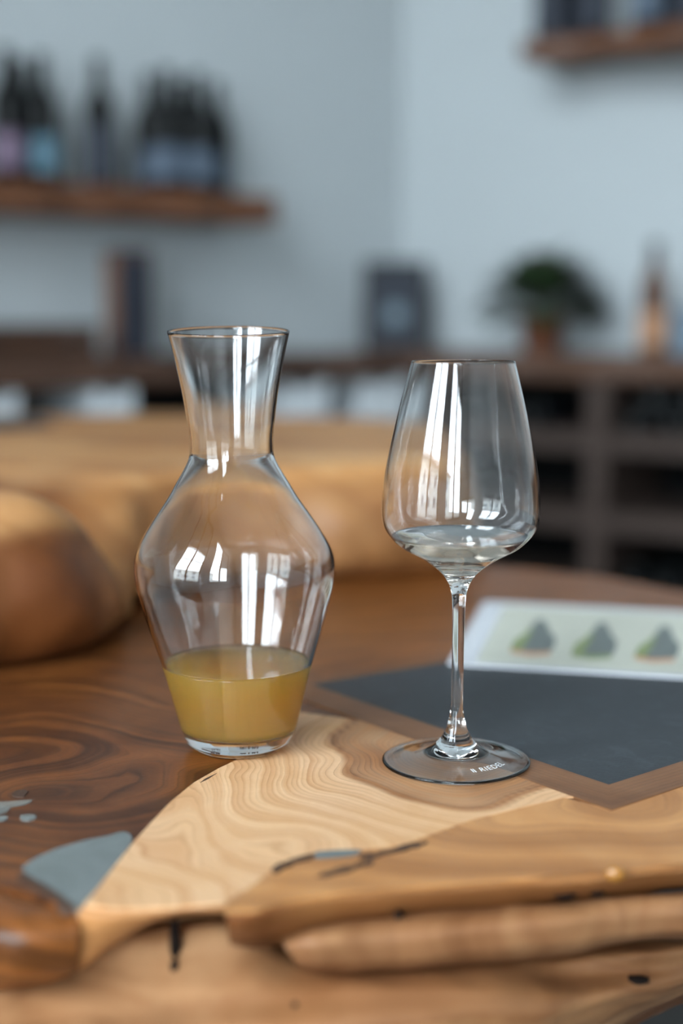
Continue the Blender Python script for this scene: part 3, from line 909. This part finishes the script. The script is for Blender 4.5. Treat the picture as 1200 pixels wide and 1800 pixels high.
shell('bowl', bowl_o, bowl_in, True, glass, M_GLASS, gshear, None, 160)
ZGW = axis_scale(946, YG)[0]
gw = empty('white_wine', (gb.x, YG, TZ + 0.0012))
tag(gw, 'shallow pour of pale white wine in the stemmed glass', 'wine')
wp = [(0.0, zi0 - 0.0022 - 0.0002), (ri0 * 0.4, zi0 - 0.0021), (ri0 * 0.75, zi0 - 0.0012)] + [(r + 0.0002, z) for z, r in bowl_i if z < ZGW]
rt = interp(bowl_i, ZGW) + 0.0002
wp += [(rt, ZGW + 0.0007), (rt - 0.0006, ZGW + 0.0005), (rt - 0.0018, ZGW + 0.0001), (rt - 0.004, ZGW), (rt * 0.5, ZGW), (0.0, ZGW)]
bm = bmesh.new(); lathe(bm, wp, 160, shear=gshear)
mk('wine_body', bm, M_WHITEWINE, gw, True, angle='keep')
# etched lettering on the foot
cu = bpy.data.curves.new('lettering', 'FONT')
cu.body = 'RIEDEL'; cu.size = 0.0062; cu.align_x = 'CENTER'; cu.align_y = 'CENTER'; cu.space_character = 1.1
to = bpy.data.objects.new('lettering_source', cu); COL.objects.link(to)
bpy.context.view_layer.update()
me = bpy.data.meshes.new_from_object(to)
COL.objects.unlink(to); bpy.data.objects.remove(to)
bm = bmesh.new(); bm.from_mesh(me)
# slanted bars of the mark before the letters
for k in range(2):
    x = -0.0150 + k * 0.0014
    v = [bm.verts.new(p) for p in ((x, -0.002, 0), (x + 0.0007, -0.002, 0), (x - 0.0003, 0.002, 0), (x - 0.0010, 0.002, 0))]
    bm.faces.new(v)
lc = G(866, 1363).xy
lx, ly = lc.x - gb.x, lc.y - YG
rr = math.hypot(lx, ly)
ang = math.atan2(ly, lx) + math.pi / 2
for v in bm.verts:
    # bend the line of letters to follow the edge of the foot
    r = rr - v.co.y
    a = math.atan2(ly, lx) + v.co.x / rr
    px_, py_ = r * math.cos(a), r * math.sin(a)
    v.co = Vector((px_, py_, interp(sorted((q[0], q[1]) for q in foot_full[KF:]), r) + 0.00015))
eo = mk('etched_lettering', bm, M_ETCH, glass)
tag(eo, 'frosted maker lettering etched on the foot')

# ------------------------------------------------------------------ menu card on the slate
card = empty('menu_card', (0, 0, 0))
tag(card, 'white laminated card with a row of three small pictures on slate', 'card')
c0, c1 = G(785, 1168, 0.0015).xy, G(850, 1058, 0.0015).xy
c2 = G(1200, 1193, 0.0015).xy
cu_ = (c2 - c0).normalized(); 
c3 = G(1200, 1074, 0.0015).xy
depth_ = (c1 - c0)
print('card', cu_, depth_, depth_.length, (c3 - c1).normalized())
cv_ = Vector((-cu_.y, cu_.x))
cl = depth_.dot(cv_)
skew = depth_.dot(cu_)
cw = 0.297
card.location = (c0.x, c0.y, TZ + 0.0011)
card.rotation_euler = (0, 0, math.atan2(cu_.y, cu_.x))
def card_poly(name, pts, z0, z1, mat, parent):
    bm = bmesh.new()
    lo = [bm.verts.new((x, y, z0)) for x, y in pts]
    hi = [bm.verts.new((x, y, z1)) for x, y in pts]
    bm.faces.new(lo); bm.faces.new(hi)
    n = len(pts)
    for k in range(n): bm.faces.new((lo[k], lo[(k + 1) % n], hi[(k + 1) % n], hi[k]))
    return mk(name, bm, mat, parent)
def ccoord(px, py):
    p = G(px, py, 0.0015).xy - c0
    y = p.dot(cv_)
    return (p.dot(cu_), y)
r_ = 0.006
W_, H_ = cw, cl
def rounded(x0, x1, y0, y1, r, sk):
    pts = []
    for cx, cy, a0 in ((x1 - r, y0 + r, -90), (x1 - r, y1 - r, 0), (x0 + r, y1 - r, 90), (x0 + r, y0 + r, 180)):
        for k in range(5):
            a = math.radians(a0 + 22.5 * k)
            pts.append((cx + r * math.cos(a), cy + r * math.sin(a)))
    return [(x + sk * y / H_, y) for x, y in pts]
card_poly('card_sheet', rounded(0, W_, 0, H_, r_, skew), 0.0, 0.0012, M_CARD, card)
px0 = ccoord(840, 1160)
card_poly('printed_panel', rounded(0.022, W_ - 0.012, 0.010, H_ - 0.016, 0.002, skew), 0.0012, 0.0013, M_CPANEL, card)
for dx in (0, 108, 218):
    sh = dx * 0.055
    def q(pts): return [ccoord(x + dx, y + sh) for x, y in pts]
    pic = card_poly('printed_picture', q([(896, 1143), (903, 1128), (925, 1113), (938, 1097), (944, 1090), (955, 1090), (962, 1100), (966, 1112), (976, 1122), (974, 1138), (968, 1146), (930, 1148)]), 0.0013, 0.00138, M_CGREY, card)
    card_poly('printed_field', q([(896, 1143), (903, 1128), (925, 1113), (936, 1100), (930, 1122), (918, 1140), (912, 1146)]), 0.00138, 0.00144, M_CGREEN, pic)
    card_poly('printed_base', q([(896, 1149), (897, 1143), (930, 1148), (968, 1147), (966, 1153), (930, 1155)]), 0.00138, 0.00144, M_CGREEN if dx == 108 else M_CORANGE, pic)

# ------------------------------------------------------------------ background: shelves, racks and what stands on them
ML = wallM(CORNER, LDIR, LNORM)
MR = wallM(CORNER, RDIR, RNORM)
def wpoint(d, n, s, off): 
    p = CORNER + d * s + n * off
    return p
def board(name, M, s0, s1, y0, y1, z0, z1, mat, parent=None, wob=0.0, bevel=0.004):
    bm = bmesh.new()
    n = max(2, int((s1 - s0) / 0.05))
    rings = []
    for i in range(n + 1):
        s = s0 + (s1 - s0) * i / n
        f = y1 + wob * N3((s, z0, 0), 7, 2)
        b = z0 + wob * 0.4 * N3((s, z0, 3), 6, 5)
        rings.append([bm.verts.new(M @ Vector(p)) for p in ((s, y0, b), (s, f - bevel, b), (s, f, b + bevel * 2), (s, f, z1 - bevel), (s, f - bevel, z1), (s, y0, z1))])
    for a, c in zip(rings[:-1], rings[1:]):
        for k in range(6):
            bm.faces.new((a[k], a[(k + 1) % 6], c[(k + 1) % 6], c[k]))
    bm.faces.new(rings[0]); bm.faces.new(rings[-1])
    o = mk(name, bm, mat, parent)
    set_attr(o, 'grain', lambda co: co.z * 0.8 + 0.06 * co.x + 0.1 * co.y)
    return o
# left wall shelf
SD = 0.24
sR_, zR_ = onwall(484, 345, CORNER, LDIR, LNORM, SD)
sL_, zL_ = onwall(0, 313, CORNER, LDIR, LNORM, SD)
print('left shelf', sR_, zR_, sL_, zL_)
ZS = (zR_ + zL_) / 2
shl = board('wall_shelf', ML, sR_, sL_ + 0.7, 0.006, SD, ZS - 0.07, ZS, M_SHELF, None, 0.03)
tag(shl, 'rustic live-edge wall shelf carrying dark wine bottles on the left wall', 'shelf', 'wall shelves')
# right wall shelf
sA_, zA_ = onwall(918, 76, CORNER, RDIR, RNORM, SD)
sB_, zB_ = onwall(1200, 36, CORNER, RDIR, RNORM, SD)
print('right shelf', sA_, zA_, sB_, zB_)
ZS2 = (zA_ + zB_) / 2
shr = board('wall_shelf', MR, sA_, sB_ + 0.6, 0.006, SD, ZS2 - 0.045, ZS2, M_SHELF, None, 0.03)
tag(shr, 'rustic live-edge wall shelf high on the right wall, cut off by the frame', 'shelf', 'wall shelves')

# bottles
def make_bottle(label_mat, caps=M_CAPS, body=M_BLACKBOT, h=0.30, r=0.038, name='wine_bottle', lab=(0.03, 0.115)):
    root = empty(name)
    k = h / 0.30
    bp = [(0.0, 0.012), (r * 0.5, 0.006), (r * 0.85, 0.0), (r, 0.006), (r, 0.175 * k), (r * 0.96, 0.19 * k), (r * 0.75, 0.21 * k), (r * 0.5, 0.225 * k), (r * 0.40, 0.24 * k), (r * 0.38, 0.262 * k)]
    bm = bmesh.new(); lathe(bm, bp, 32)
    mk('bottle_glass', bm, body, root, True)
    cp = [(r * 0.40, 0.246 * k), (r * 0.41, 0.286 * k), (r * 0.43, 0.287 * k), (r * 0.43, 0.298 * k), (r * 0.39, h), (0.0, h)]
    bm = bmesh.new(); lathe(bm, cp, 24)
    mk('foil_capsule', bm, caps, root, True)
    bm = bmesh.new()
    prev = None
    for i in range(25):
        a = math.radians(-100 + 200 * i / 24 - 90)
        p = [bm.verts.new(((r + 0.0006) * math.cos(a), (r + 0.0006) * math.sin(a), z)) for z in lab]
        if prev: bm.faces.new((prev[0], p[0], p[1], prev[1]))
        prev = p
    mk('paper_label', bm, label_mat, root, True)
    return root
protos = {}
def bottle(key, d, n, px, off, z, label, group, dark=None):
    s, _ = onwall(px, 500, CORNER, d, n, off)
    p = wpoint(d, n, s, off)
    if key not in protos:
        m = {'grey': M_LGREY, 'blue': M_LBLUE, 'pink': M_LPINK, 'slate': M_LDARK, 'tan': M_LTAN}[key]
        o = make_bottle(m, caps=M_LTAN if False else M_CAPS, h=0.30 if key != 'slate' else 0.31, lab=(0.03, 0.11) if key != 'slate' else (0.02, 0.15))
        o.location = (p.x, p.y, z)
        protos[key] = o
    else:
        o = copy_tree(protos[key], (p.x, p.y, z))
    o.rotation_euler = (0, 0, math.atan2(-p.x, p.y))
    tag(o, label, 'bottle', group)
    return o
GL = 'dark bottles on the left wall shelf'
bottle('grey', LDIR, LNORM, -46, 0.13, ZS, 'dark wine bottle cut by the left frame edge on the left wall shelf', GL)
bottle('pink', LDIR, LNORM, 22, 0.15, ZS, 'dark wine bottle with mauve pink label on the left wall shelf', GL)
bottle('grey', LDIR, LNORM, 48, 0.05, ZS, 'dark wine bottle behind the pink and blue labelled ones on the left wall shelf', GL)
bottle('blue', LDIR, LNORM, 82, 0.13, ZS, 'dark wine bottle with light blue label on the left wall shelf', GL)
bottle('slate', LDIR, LNORM, 181, 0.13, ZS, 'lone slender dark bottle standing midway along the left wall shelf', GL)
bottle('grey', LDIR, LNORM, 268, 0.065, ZS, 'leftmost dark bottle of the bottle group at the left shelf end', GL)
bottle('grey', LDIR, LNORM, 299, 0.16, ZS, 'second dark bottle, in front, of the bottle group at the left shelf end', GL)
bottle('grey', LDIR, LNORM, 350, 0.16, ZS, 'third dark bottle, in front, of the bottle group at the left shelf end', GL)
bottle('grey', LDIR, LNORM, 326, 0.052, ZS, 'dark bottle half hidden in the middle of the group at the left shelf end', GL)
bottle('grey', LDIR, LNORM, 384, 0.065, ZS, 'rightmost dark bottle of the bottle group at the left shelf end', GL)
GR = 'dark bottles on the right wall shelf'
for i, (px, off, nm) in enumerate(((955, 0.165, 'first'), (985, 0.06, 'second'), (1034, 0.165, 'third'), (1122, 0.165, 'fourth'), (1152, 0.06, 'fifth'), (1204, 0.165, 'sixth'))):
    bottle('grey' if i == 3 else 'slate', RDIR, RNORM, px, off, ZS2, '%s dark bottle from the left end of the high right wall shelf' % nm, GR)

# sideboard along both walls
CD = 0.42
sc, zc = onwall(1000, 625, CORNER, RDIR, RNORM, CD)
ZT = zc
print('counter height', ZT, sc)
M_COUNTER = wood('counter_wood', srgb(106, 78, 62), srgb(80, 57, 45), srgb(44, 30, 22), srgb(40, 28, 20), 0.03, 0.04, 4, 0.55, 0.4, 0.002, 5, 0.0)
rt_ = board('counter_top', MR, 0.05, 3.2, 0.006, CD, ZT - 0.06, ZT, M_COUNTER, None, 0.015)
tag(rt_, 'long wooden counter top over the wine rack on the right', 'counter')
sl2, zl2 = onwall(120, 645, CORNER, LDIR, LNORM, CD)
print('left counter', sl2, zl2)
lt_ = board('counter_top', ML, 0.40, 3.4, 0.006, CD, ZT - 0.06, ZT, M_COUNTER, None, 0.015)
tag(lt_, 'long wooden counter top along the left wall under the bottle shelf', 'counter')

# wine rack on the right
rack = empty('wine_rack', (CORNER.x, CORNER.y, 0))
tag(rack, 'open wine rack of dark timber posts and shelves on the right', 'rack')
RM = wallM(Vector((0, 0)), RDIR, RNORM)
def rk(name, s0, s1, y0, y1, z0, z1, mat):
    bm = bmesh.new(); box(bm, s0, s1, y0, y1, z0, z1, RM)
    return mk(name, bm, mat, rack)
rk('back_panel', 0.30, 3.2, 0.005, 0.02, 0.02, ZT - 0.065, M_DARKIN)
posts = [onwall(px, 800, CORNER, RDIR, RNORM, CD - 0.01)[0] for px in (750, 1047)]
sp = posts[1] - posts[0]
posts = [posts[0], posts[1], posts[1] + sp, posts[1] + 2 * sp, posts[1] + 3 * sp]
for s in posts: rk('rack_post', s - 0.028, s + 0.028, 0.02, CD - 0.01, 0.0, ZT - 0.065, M_RACK)
zsh = [onwall(1047, py, CORNER, RDIR, RNORM, CD - 0.02)[1] for py in (778, 917, 1056)]
for z in zsh:
    for a, b in zip(posts[:-1], posts[1:]):
        rk('rack_shelf', a + 0.028, b - 0.028, 0.02, CD - 0.02, z - 0.025, z + 0.025, M_RACK)
print('rack', posts, zsh)
# bottles lying in the rack, bottoms to the viewer
lying = None
def lie(s, z, label):
    global lying
    p = wpoint(RDIR, RNORM, s, CD - 0.05)
    if lying is None:
        lying = make_bottle(M_LDARK, name='lying_bottle', r=0.036)
        for ch in lying.children:
            for v in ch.data.vertices:
                v.co = Vector((v.co.x, v.co.z, v.co.y + 0.036))
            ch.data.flip_normals()
        o = lying
    else:
        o = copy_tree(lying, (0, 0, 0))
    o.location = (p.x, p.y, z)
    o.rotation_euler = (0, 0, math.atan2(RNORM.y, RNORM.x) + math.pi / 2)
    tag(o, label, 'bottle', 'bottles lying in the wine rack')
zz = zsh[0] + 0.026
for s, w in ((0.09, 'left'), (0.19, 'middle'), (0.29, 'right')):
    lie(posts[0] + s, zz, '%s of three dark bottles lying in the top rack bay behind the wine glass' % w)
for s, w in ((0.09, 'left'), (0.19, 'middle'), (0.29, 'right')):
    lie(posts[1] + s, zz, '%s bottle of the bottom layer in the top rack bay right of the post' % w)
for s, w in ((0.14, 'left'), (0.24, 'right')):
    lie(posts[1] + s, zz + 0.0555, '%s bottle of the upper layer in the top rack bay right of the post' % w)
for s, w in ((0.09, 'left'), (0.18, 'middle'), (0.27, 'right')):
    lie(posts[1] + s, zsh[2] + 0.026, '%s of three bottles lying in the low rack bay above the table edge' % w)

# white cabinets with dark open niches under the left counter
def niche_unit(s0, s1, label):
    root = empty('white_cabinet', (CORNER.x, CORNER.y, 0))
    LM = wallM(Vector((0, 0)), LDIR, LNORM)
    def pc(name, a, b, y0, y1, z0, z1, mat):
        bm = bmesh.new(); box(bm, a, b, y0, y1, z0, z1, LM); return mk(name, bm, mat, root)
    pc('side_panel', s0, s0 + 0.02, 0.01, CD - 0.02, 0.0, ZT - 0.065, M_WHITE)
    pc('side_panel', s1 - 0.02, s1, 0.01, CD - 0.02, 0.0, ZT - 0.065, M_WHITE)
    d = pc('door', s0 + 0.02, s1 - 0.02, CD - 0.04, CD - 0.02, 0.02, ZT - 0.085, M_WHITE)
    pc('back_panel', s0 + 0.02, s1 - 0.02, 0.01, 0.02, 0.0, ZT - 0.065, M_WHITE)
    return tag(root, label, 'cabinet', 'white cabinets under the left counter')
def sL(px): return onwall(px, 690, CORNER, LDIR, LNORM, CD - 0.02)[0]
niche_unit(sL(716), sL(648), 'white cabinet front behind the wine glass rim, nearest the corner')
niche_unit(sL(577), sL(506), 'white cabinet front showing just right of the carafe neck')
niche_unit(sL(236), sL(168), 'white cabinet front showing left of the carafe neck')
niche_unit(sL(32), sL(-60), 'white cabinet front at the left frame edge')
for a, b, nm in ((648, 577, 'right of the carafe neck'), (506, 236, 'behind the carafe neck'), (168, 32, 'at the left')):
    root = empty('open_niche', (CORNER.x, CORNER.y, 0))
    LM = wallM(Vector((0, 0)), LDIR, LNORM)
    bm = bmesh.new(); box(bm, sL(a) + 0.004, sL(b) - 0.004, 0.03, 0.045, 0.0, ZT - 0.065, LM); mk('back_panel', bm, M_DARKIN, root)
    bm = bmesh.new(); box(bm, sL(a) + 0.004, sL(b) - 0.004, 0.045, CD - 0.03, 0.30, 0.325, LM); mk('niche_shelf', bm, M_RACK, root)
    bm = bmesh.new(); box(bm, sL(a) + 0.004, sL(b) - 0.004, 0.045, CD - 0.03, 0.60, 0.625, LM); mk('niche_shelf', bm, M_DARKIN, root)
    tag(root, 'dark open shelf niche between white cabinets, ' + nm, 'shelf unit', 'niches under the left counter')

# dark wooden crate on the counter at the left
s1_, zt1 = onwall(172, 580, CORNER, LDIR, LNORM, 0.34)
s2_ = s1_ + 0.55
crate = empty('wooden_crate', (CORNER.x, CORNER.y, 0))
tag(crate, 'low dark wooden crate on the left counter at the frame edge', 'crate')
LM = wallM(Vector((0, 0)), LDIR, LNORM)
hz = zt1 - ZT
def cr(name, a, b, y0, y1, z0, z1):
    bm = bmesh.new(); box(bm, a, b, y0, y1, z0, z1, LM, 0.003); o = mk(name, bm, M_CRATE, crate)
    set_attr(o, 'grain', lambda co: co.z * 0.5); return o
for k in range(2):
    z0 = ZT + hz * (0.02 + 0.5 * k); z1 = ZT + hz * (0.46 + 0.5 * k)
    cr('front_slat', s1_, s2_, 0.326, 0.34, z0, z1)
    cr('back_slat', s1_, s2_, 0.08, 0.094, z0, z1)
    cr('end_slat', s1_, s1_ + 0.012, 0.095, 0.325, z0, z1)
    cr('end_slat', s2_ - 0.012, s2_, 0.095, 0.325, z0, z1)
for s in (s1_ + 0.013, s2_ - 0.028):
    for y in (0.311, 0.095): cr('corner_post', s, s + 0.015, y, y + 0.015, ZT + 0.001, zt1)
cr('crate_lid', s1_ - 0.006, s2_ + 0.006, 0.075, 0.345, zt1, zt1 + 0.012)

# wine gift box: pale wooden side, dark printed front, standing at an angle
gx0 = wpoint(LDIR, LNORM, sL(300), 0.22)
gift = empty('gift_box', (gx0.x, gx0.y, ZT), math.radians(24))
tag(gift, 'upright wine gift box with pale wooden side and dark navy front', 'box')
hb = 0.245
def gpart(name, b, mat, par=gift):
    bm = bmesh.new(); box(bm, *b, None, 0.002); o = mk(name, bm, mat, par)
    set_attr(o, 'grain', lambda co: co.x * 0.8 + co.y * 0.8); return o
gpart('box_body', (-0.045, 0.045, -0.055, 0.055, 0.0, hb), M_PINEBOX)
gpart('dark_front', (-0.042, 0.042, -0.0575, -0.0552, 0.004, hb - 0.004), M_NAVY)
gpart('box_lid', (-0.047, 0.047, -0.057, 0.057, hb, hb + 0.012), M_NAVY)

# dark framed sign near the corner
sgn_s, sgn_z = onwall(697, 462, CORNER, RDIR, RNORM, 0.16)
sp_ = wpoint(RDIR, RNORM, max(0.12, sgn_s), 0.16)
sy = sp_.y
wleft, wright = W(638, 600, sy), W(752, 600, sy)
htop = W(697, 458, sy).z - ZT
cxs = (wleft.x + wright.x) / 2; hw_ = (wright.x - wleft.x) / 2
sign = empty('framed_sign', (cxs, sy, ZT)); sign.rotation_euler = (math.radians(-6), 0, math.radians(-3))
tag(sign, 'dark framed board with pale round emblem standing near the corner', 'sign')
def sg(name, b, mat):
    bm = bmesh.new(); box(bm, *b, None, 0.002); return mk(name, bm, mat, sign)
fw = 0.022
sg('frame_stile', (-hw_, -hw_ + fw, -0.012, 0.012, 0, htop), M_BOARDF)
sg('frame_stile', (hw_ - fw, hw_, -0.012, 0.012, 0, htop), M_BOARDF)
sg('frame_rail', (-hw_ + fw, hw_ - fw, -0.012, 0.012, 0, fw), M_BOARDF)
sg('frame_rail', (-hw_ + fw, hw_ - fw, -0.012, 0.012, htop - fw, htop), M_BOARDF)
sg('board_face', (-hw_ + fw, hw_ - fw, -0.004, 0.010, fw, htop - fw), M_BOARD)
bm = bmesh.new()
bmesh.ops.create_circle(bm, cap_ends=True, segments=28, radius=0.030, matrix=Matrix.Translation((0.0, -0.0055, htop * 0.40)) @ Matrix.Rotation(math.pi / 2, 4, 'X'))
r = bmesh.ops.extrude_face_region(bm, geom=bm.faces[:])
for g in r['geom']:
    if isinstance(g, bmesh.types.BMVert): g.co.y += 0.0014
mk('emblem', bm, M_EMBLEM, sign)

# potted plant
s_p, _ = onwall(952, 600, CORNER, RDIR, RNORM, 0.22)
pp = wpoint(RDIR, RNORM, s_p, 0.22)
plant = empty('potted_plant', (pp.x, pp.y, ZT))
tag(plant, 'bushy green and plum leaved plant in a brown terracotta pot', 'plant')
bm = bmesh.new()
lathe(bm, [(0.0, 0.0), (0.045, 0.0), (0.048, 0.004), (0.060, 0.085), (0.066, 0.086), (0.068, 0.108), (0.062, 0.110), (0.058, 0.096), (0.0, 0.096)], 40)
mk('pot', bm, M_TERRA, plant, True)
bm = bmesh.new(); lathe(bm, [(0.0585, 0.0965), (0.03, 0.103), (0.0, 0.104)], 30); mk('soil', bm, M_SOIL, plant, True)
rnd = random.Random(3)
leafm = None
def leaf_mesh(name, mat):
    bm = bmesh.new()
    rows = []
    for i in range(9):
        t = i / 8
        w = 0.5 * math.sin(math.pi * min(1, t * 0.96 + 0.04)) ** 0.8 * (1.15 - 0.45 * t)
        z = 0.10 * math.sin(t * 2.2) - 0.22 * t * t
        rows.append([bm.verts.new((-w, t, z + 0.06)), bm.verts.new((0, t, z)), bm.verts.new((w, t, z + 0.06))])
    for a, b in zip(rows[:-1], rows[1:]):
        for k in range(2): bm.faces.new((a[k], a[k + 1], b[k + 1], b[k]))
    me = bpy.data.meshes.new(name); bm.to_mesh(me); bm.free()
    me.materials.append(mat)
    me.polygons.foreach_set('use_smooth', [True] * len(me.polygons))
    return me
LG, LD_ = leaf_mesh('leaf', M_LEAF), leaf_mesh('leaf', M_LEAFD)
for k in range(120):
    az = rnd.uniform(0, 2 * math.pi)
    u = rnd.random()
    el = rnd.uniform(-0.25, 1.35)
    R = (0.125 + 0.05 * u) * (1.0 if el < 0.9 else 0.95)
    cx = R * math.cos(el) * math.cos(az) * 0.95; cy = R * math.cos(el) * math.sin(az) * 0.8
    cz = 0.125 + R * math.sin(el) * 0.92
    if abs(az % (2 * math.pi) - math.pi) < 0.5 and el < 0.5: cx *= 1.12
    o = bpy.data.objects.new('leaf', LG if rnd.random() < 0.68 else LD_)
    COL.objects.link(o); o.parent = plant
    o.location = (cx * 0.62, cy * 0.45, 0.10 + (cz - 0.10) * 0.55)
    d = Vector((cx, cy, (cz - 0.12) * 0.8 - 0.01)).normalized()
    o.rotation_euler = d.to_track_quat('Y', 'Z').to_euler()
    s = rnd.uniform(0.07, 0.105)
    o.scale = (s * 0.9, s, s)
for k in range(7):
    az = k * 0.9; 
    bm = bmesh.new()
    prev = None
    tip = Vector((0.06 * math.cos(az), 0.06 * math.sin(az), 0.20))
    for i in range(6):
        t = i / 5
        p = Vector((0.01 * math.cos(az), 0.01 * math.sin(az), 0.098)).lerp(tip, t) + Vector((0, 0, 0.02 * math.sin(t * 3.1)))
        ring = [bm.verts.new(p + Vector((0.0022 * math.cos(a), 0.0022 * math.sin(a), 0))) for a in (0, 2.1, 4.2)]
        if prev:
            for q in range(3): bm.faces.new((prev[q], prev[(q + 1) % 3], ring[(q + 1) % 3], ring[q]))
        prev = ring
    mk('plant_stalk', bm, M_STEM, plant, True)

# bottle with tan label and dark capsule beside the plant
M_AMB = plain('amber_bottle_glass', srgb(84, 56, 40), 0.3, 0.15, 12, spec=0.3)
tb = make_bottle(M_LTAN, caps=plain('brown_capsule', srgb(48, 34, 28), 0.45, 0.1, 30), body=M_AMB, name='tan_bottle', h=0.285, r=0.036, lab=(0.02, 0.11))
s_b, _ = onwall(1147, 600, CORNER, RDIR, RNORM, 0.22)
p = wpoint(RDIR, RNORM, s_b, 0.22)
tb.location = (p.x, p.y, ZT); tb.rotation_euler = (0, 0, math.atan2(-p.x, p.y))
tag(tb, 'bottle with tan label and brown capsule on the counter right of the plant', 'bottle')
# blue-grey box at the right edge
s_x, zx = onwall(1196, 556, CORNER, RDIR, RNORM, 0.26)
p = wpoint(RDIR, RNORM, s_x + 0.05, 0.24)
bx_ = empty('blue_box', (p.x, p.y, ZT), math.atan2(RDIR.y, RDIR.x))
tag(bx_, 'small blue-grey box on the counter at the right frame edge', 'box')
hbx = max(0.05, zx - ZT)
bm = bmesh.new(); box(bm, -0.055, 0.055, -0.05, 0.05, 0, hbx, None, 0.003); mk('box_body', bm, plain('blue_grey_card', srgb(92, 112, 128), 0.55, 0.08, 10), bx_)
bm = bmesh.new(); box(bm, -0.057, 0.057, -0.052, 0.052, hbx, hbx + 0.02, None, 0.003); mk('box_lid', bm, plain('blue_grey_lid', srgb(76, 94, 112), 0.55, 0.08, 10), bx_)

# ------------------------------------------------------------------ outside the windows: street and the house opposite
out = A0 + WDIR * 3.0 - WNORM * 9.0
bm = bmesh.new()
box(bm, -12, 12, -9, 8.6, -0.4, -0.3, wallM(out, WDIR, WNORM))
struct(mk('ground', bm, M_GROUND), 'paved street outside the windows')
house = empty('house', (out.x, out.y, -0.3))
tag(house, 'pale plastered house across the street, seen only as reflections', 'building')
HM = wallM(Vector((0, 0)), WDIR, WNORM)
bm = bmesh.new(); box(bm, -6, 6, -4, 0, 0, 4.2, HM); mk('wall', bm, M_FACADE, house)
bm = bmesh.new()
v = [bm.verts.new(HM @ Vector(q)) for q in ((-6.3, 0.3, 4.21), (6.3, 0.3, 4.21), (6.3, -4.3, 4.21), (-6.3, -4.3, 4.21), (-6.3, -2, 5.0), (6.3, -2, 5.0))]
for f in ((0, 1, 5, 4), (2, 3, 4, 5), (0, 4, 3), (1, 2, 5), (0, 3, 2, 1)): bm.faces.new([v[i] for i in f])
mk('roof', bm, plain('roof_tiles', srgb(120, 84, 70), 0.8, 0.15, 3), house)
for r0 in (0.8, 2.7):
    for k in range(6):
        x = -5.2 + k * 1.9
        bm = bmesh.new(); box(bm, x, x + 0.9, 0.001, 0.03, r0, r0 + 1.15, HM); w = mk('window', bm, M_WHITE, house)
        bm = bmesh.new(); box(bm, x + 0.08, x + 0.42, 0.031, 0.035, r0 + 0.08, r0 + 1.07, HM); mk('pane', bm, M_FWIN, w)
        bm = bmesh.new(); box(bm, x + 0.48, x + 0.82, 0.031, 0.035, r0 + 0.08, r0 + 1.07, HM); mk('pane', bm, M_FWIN, w)
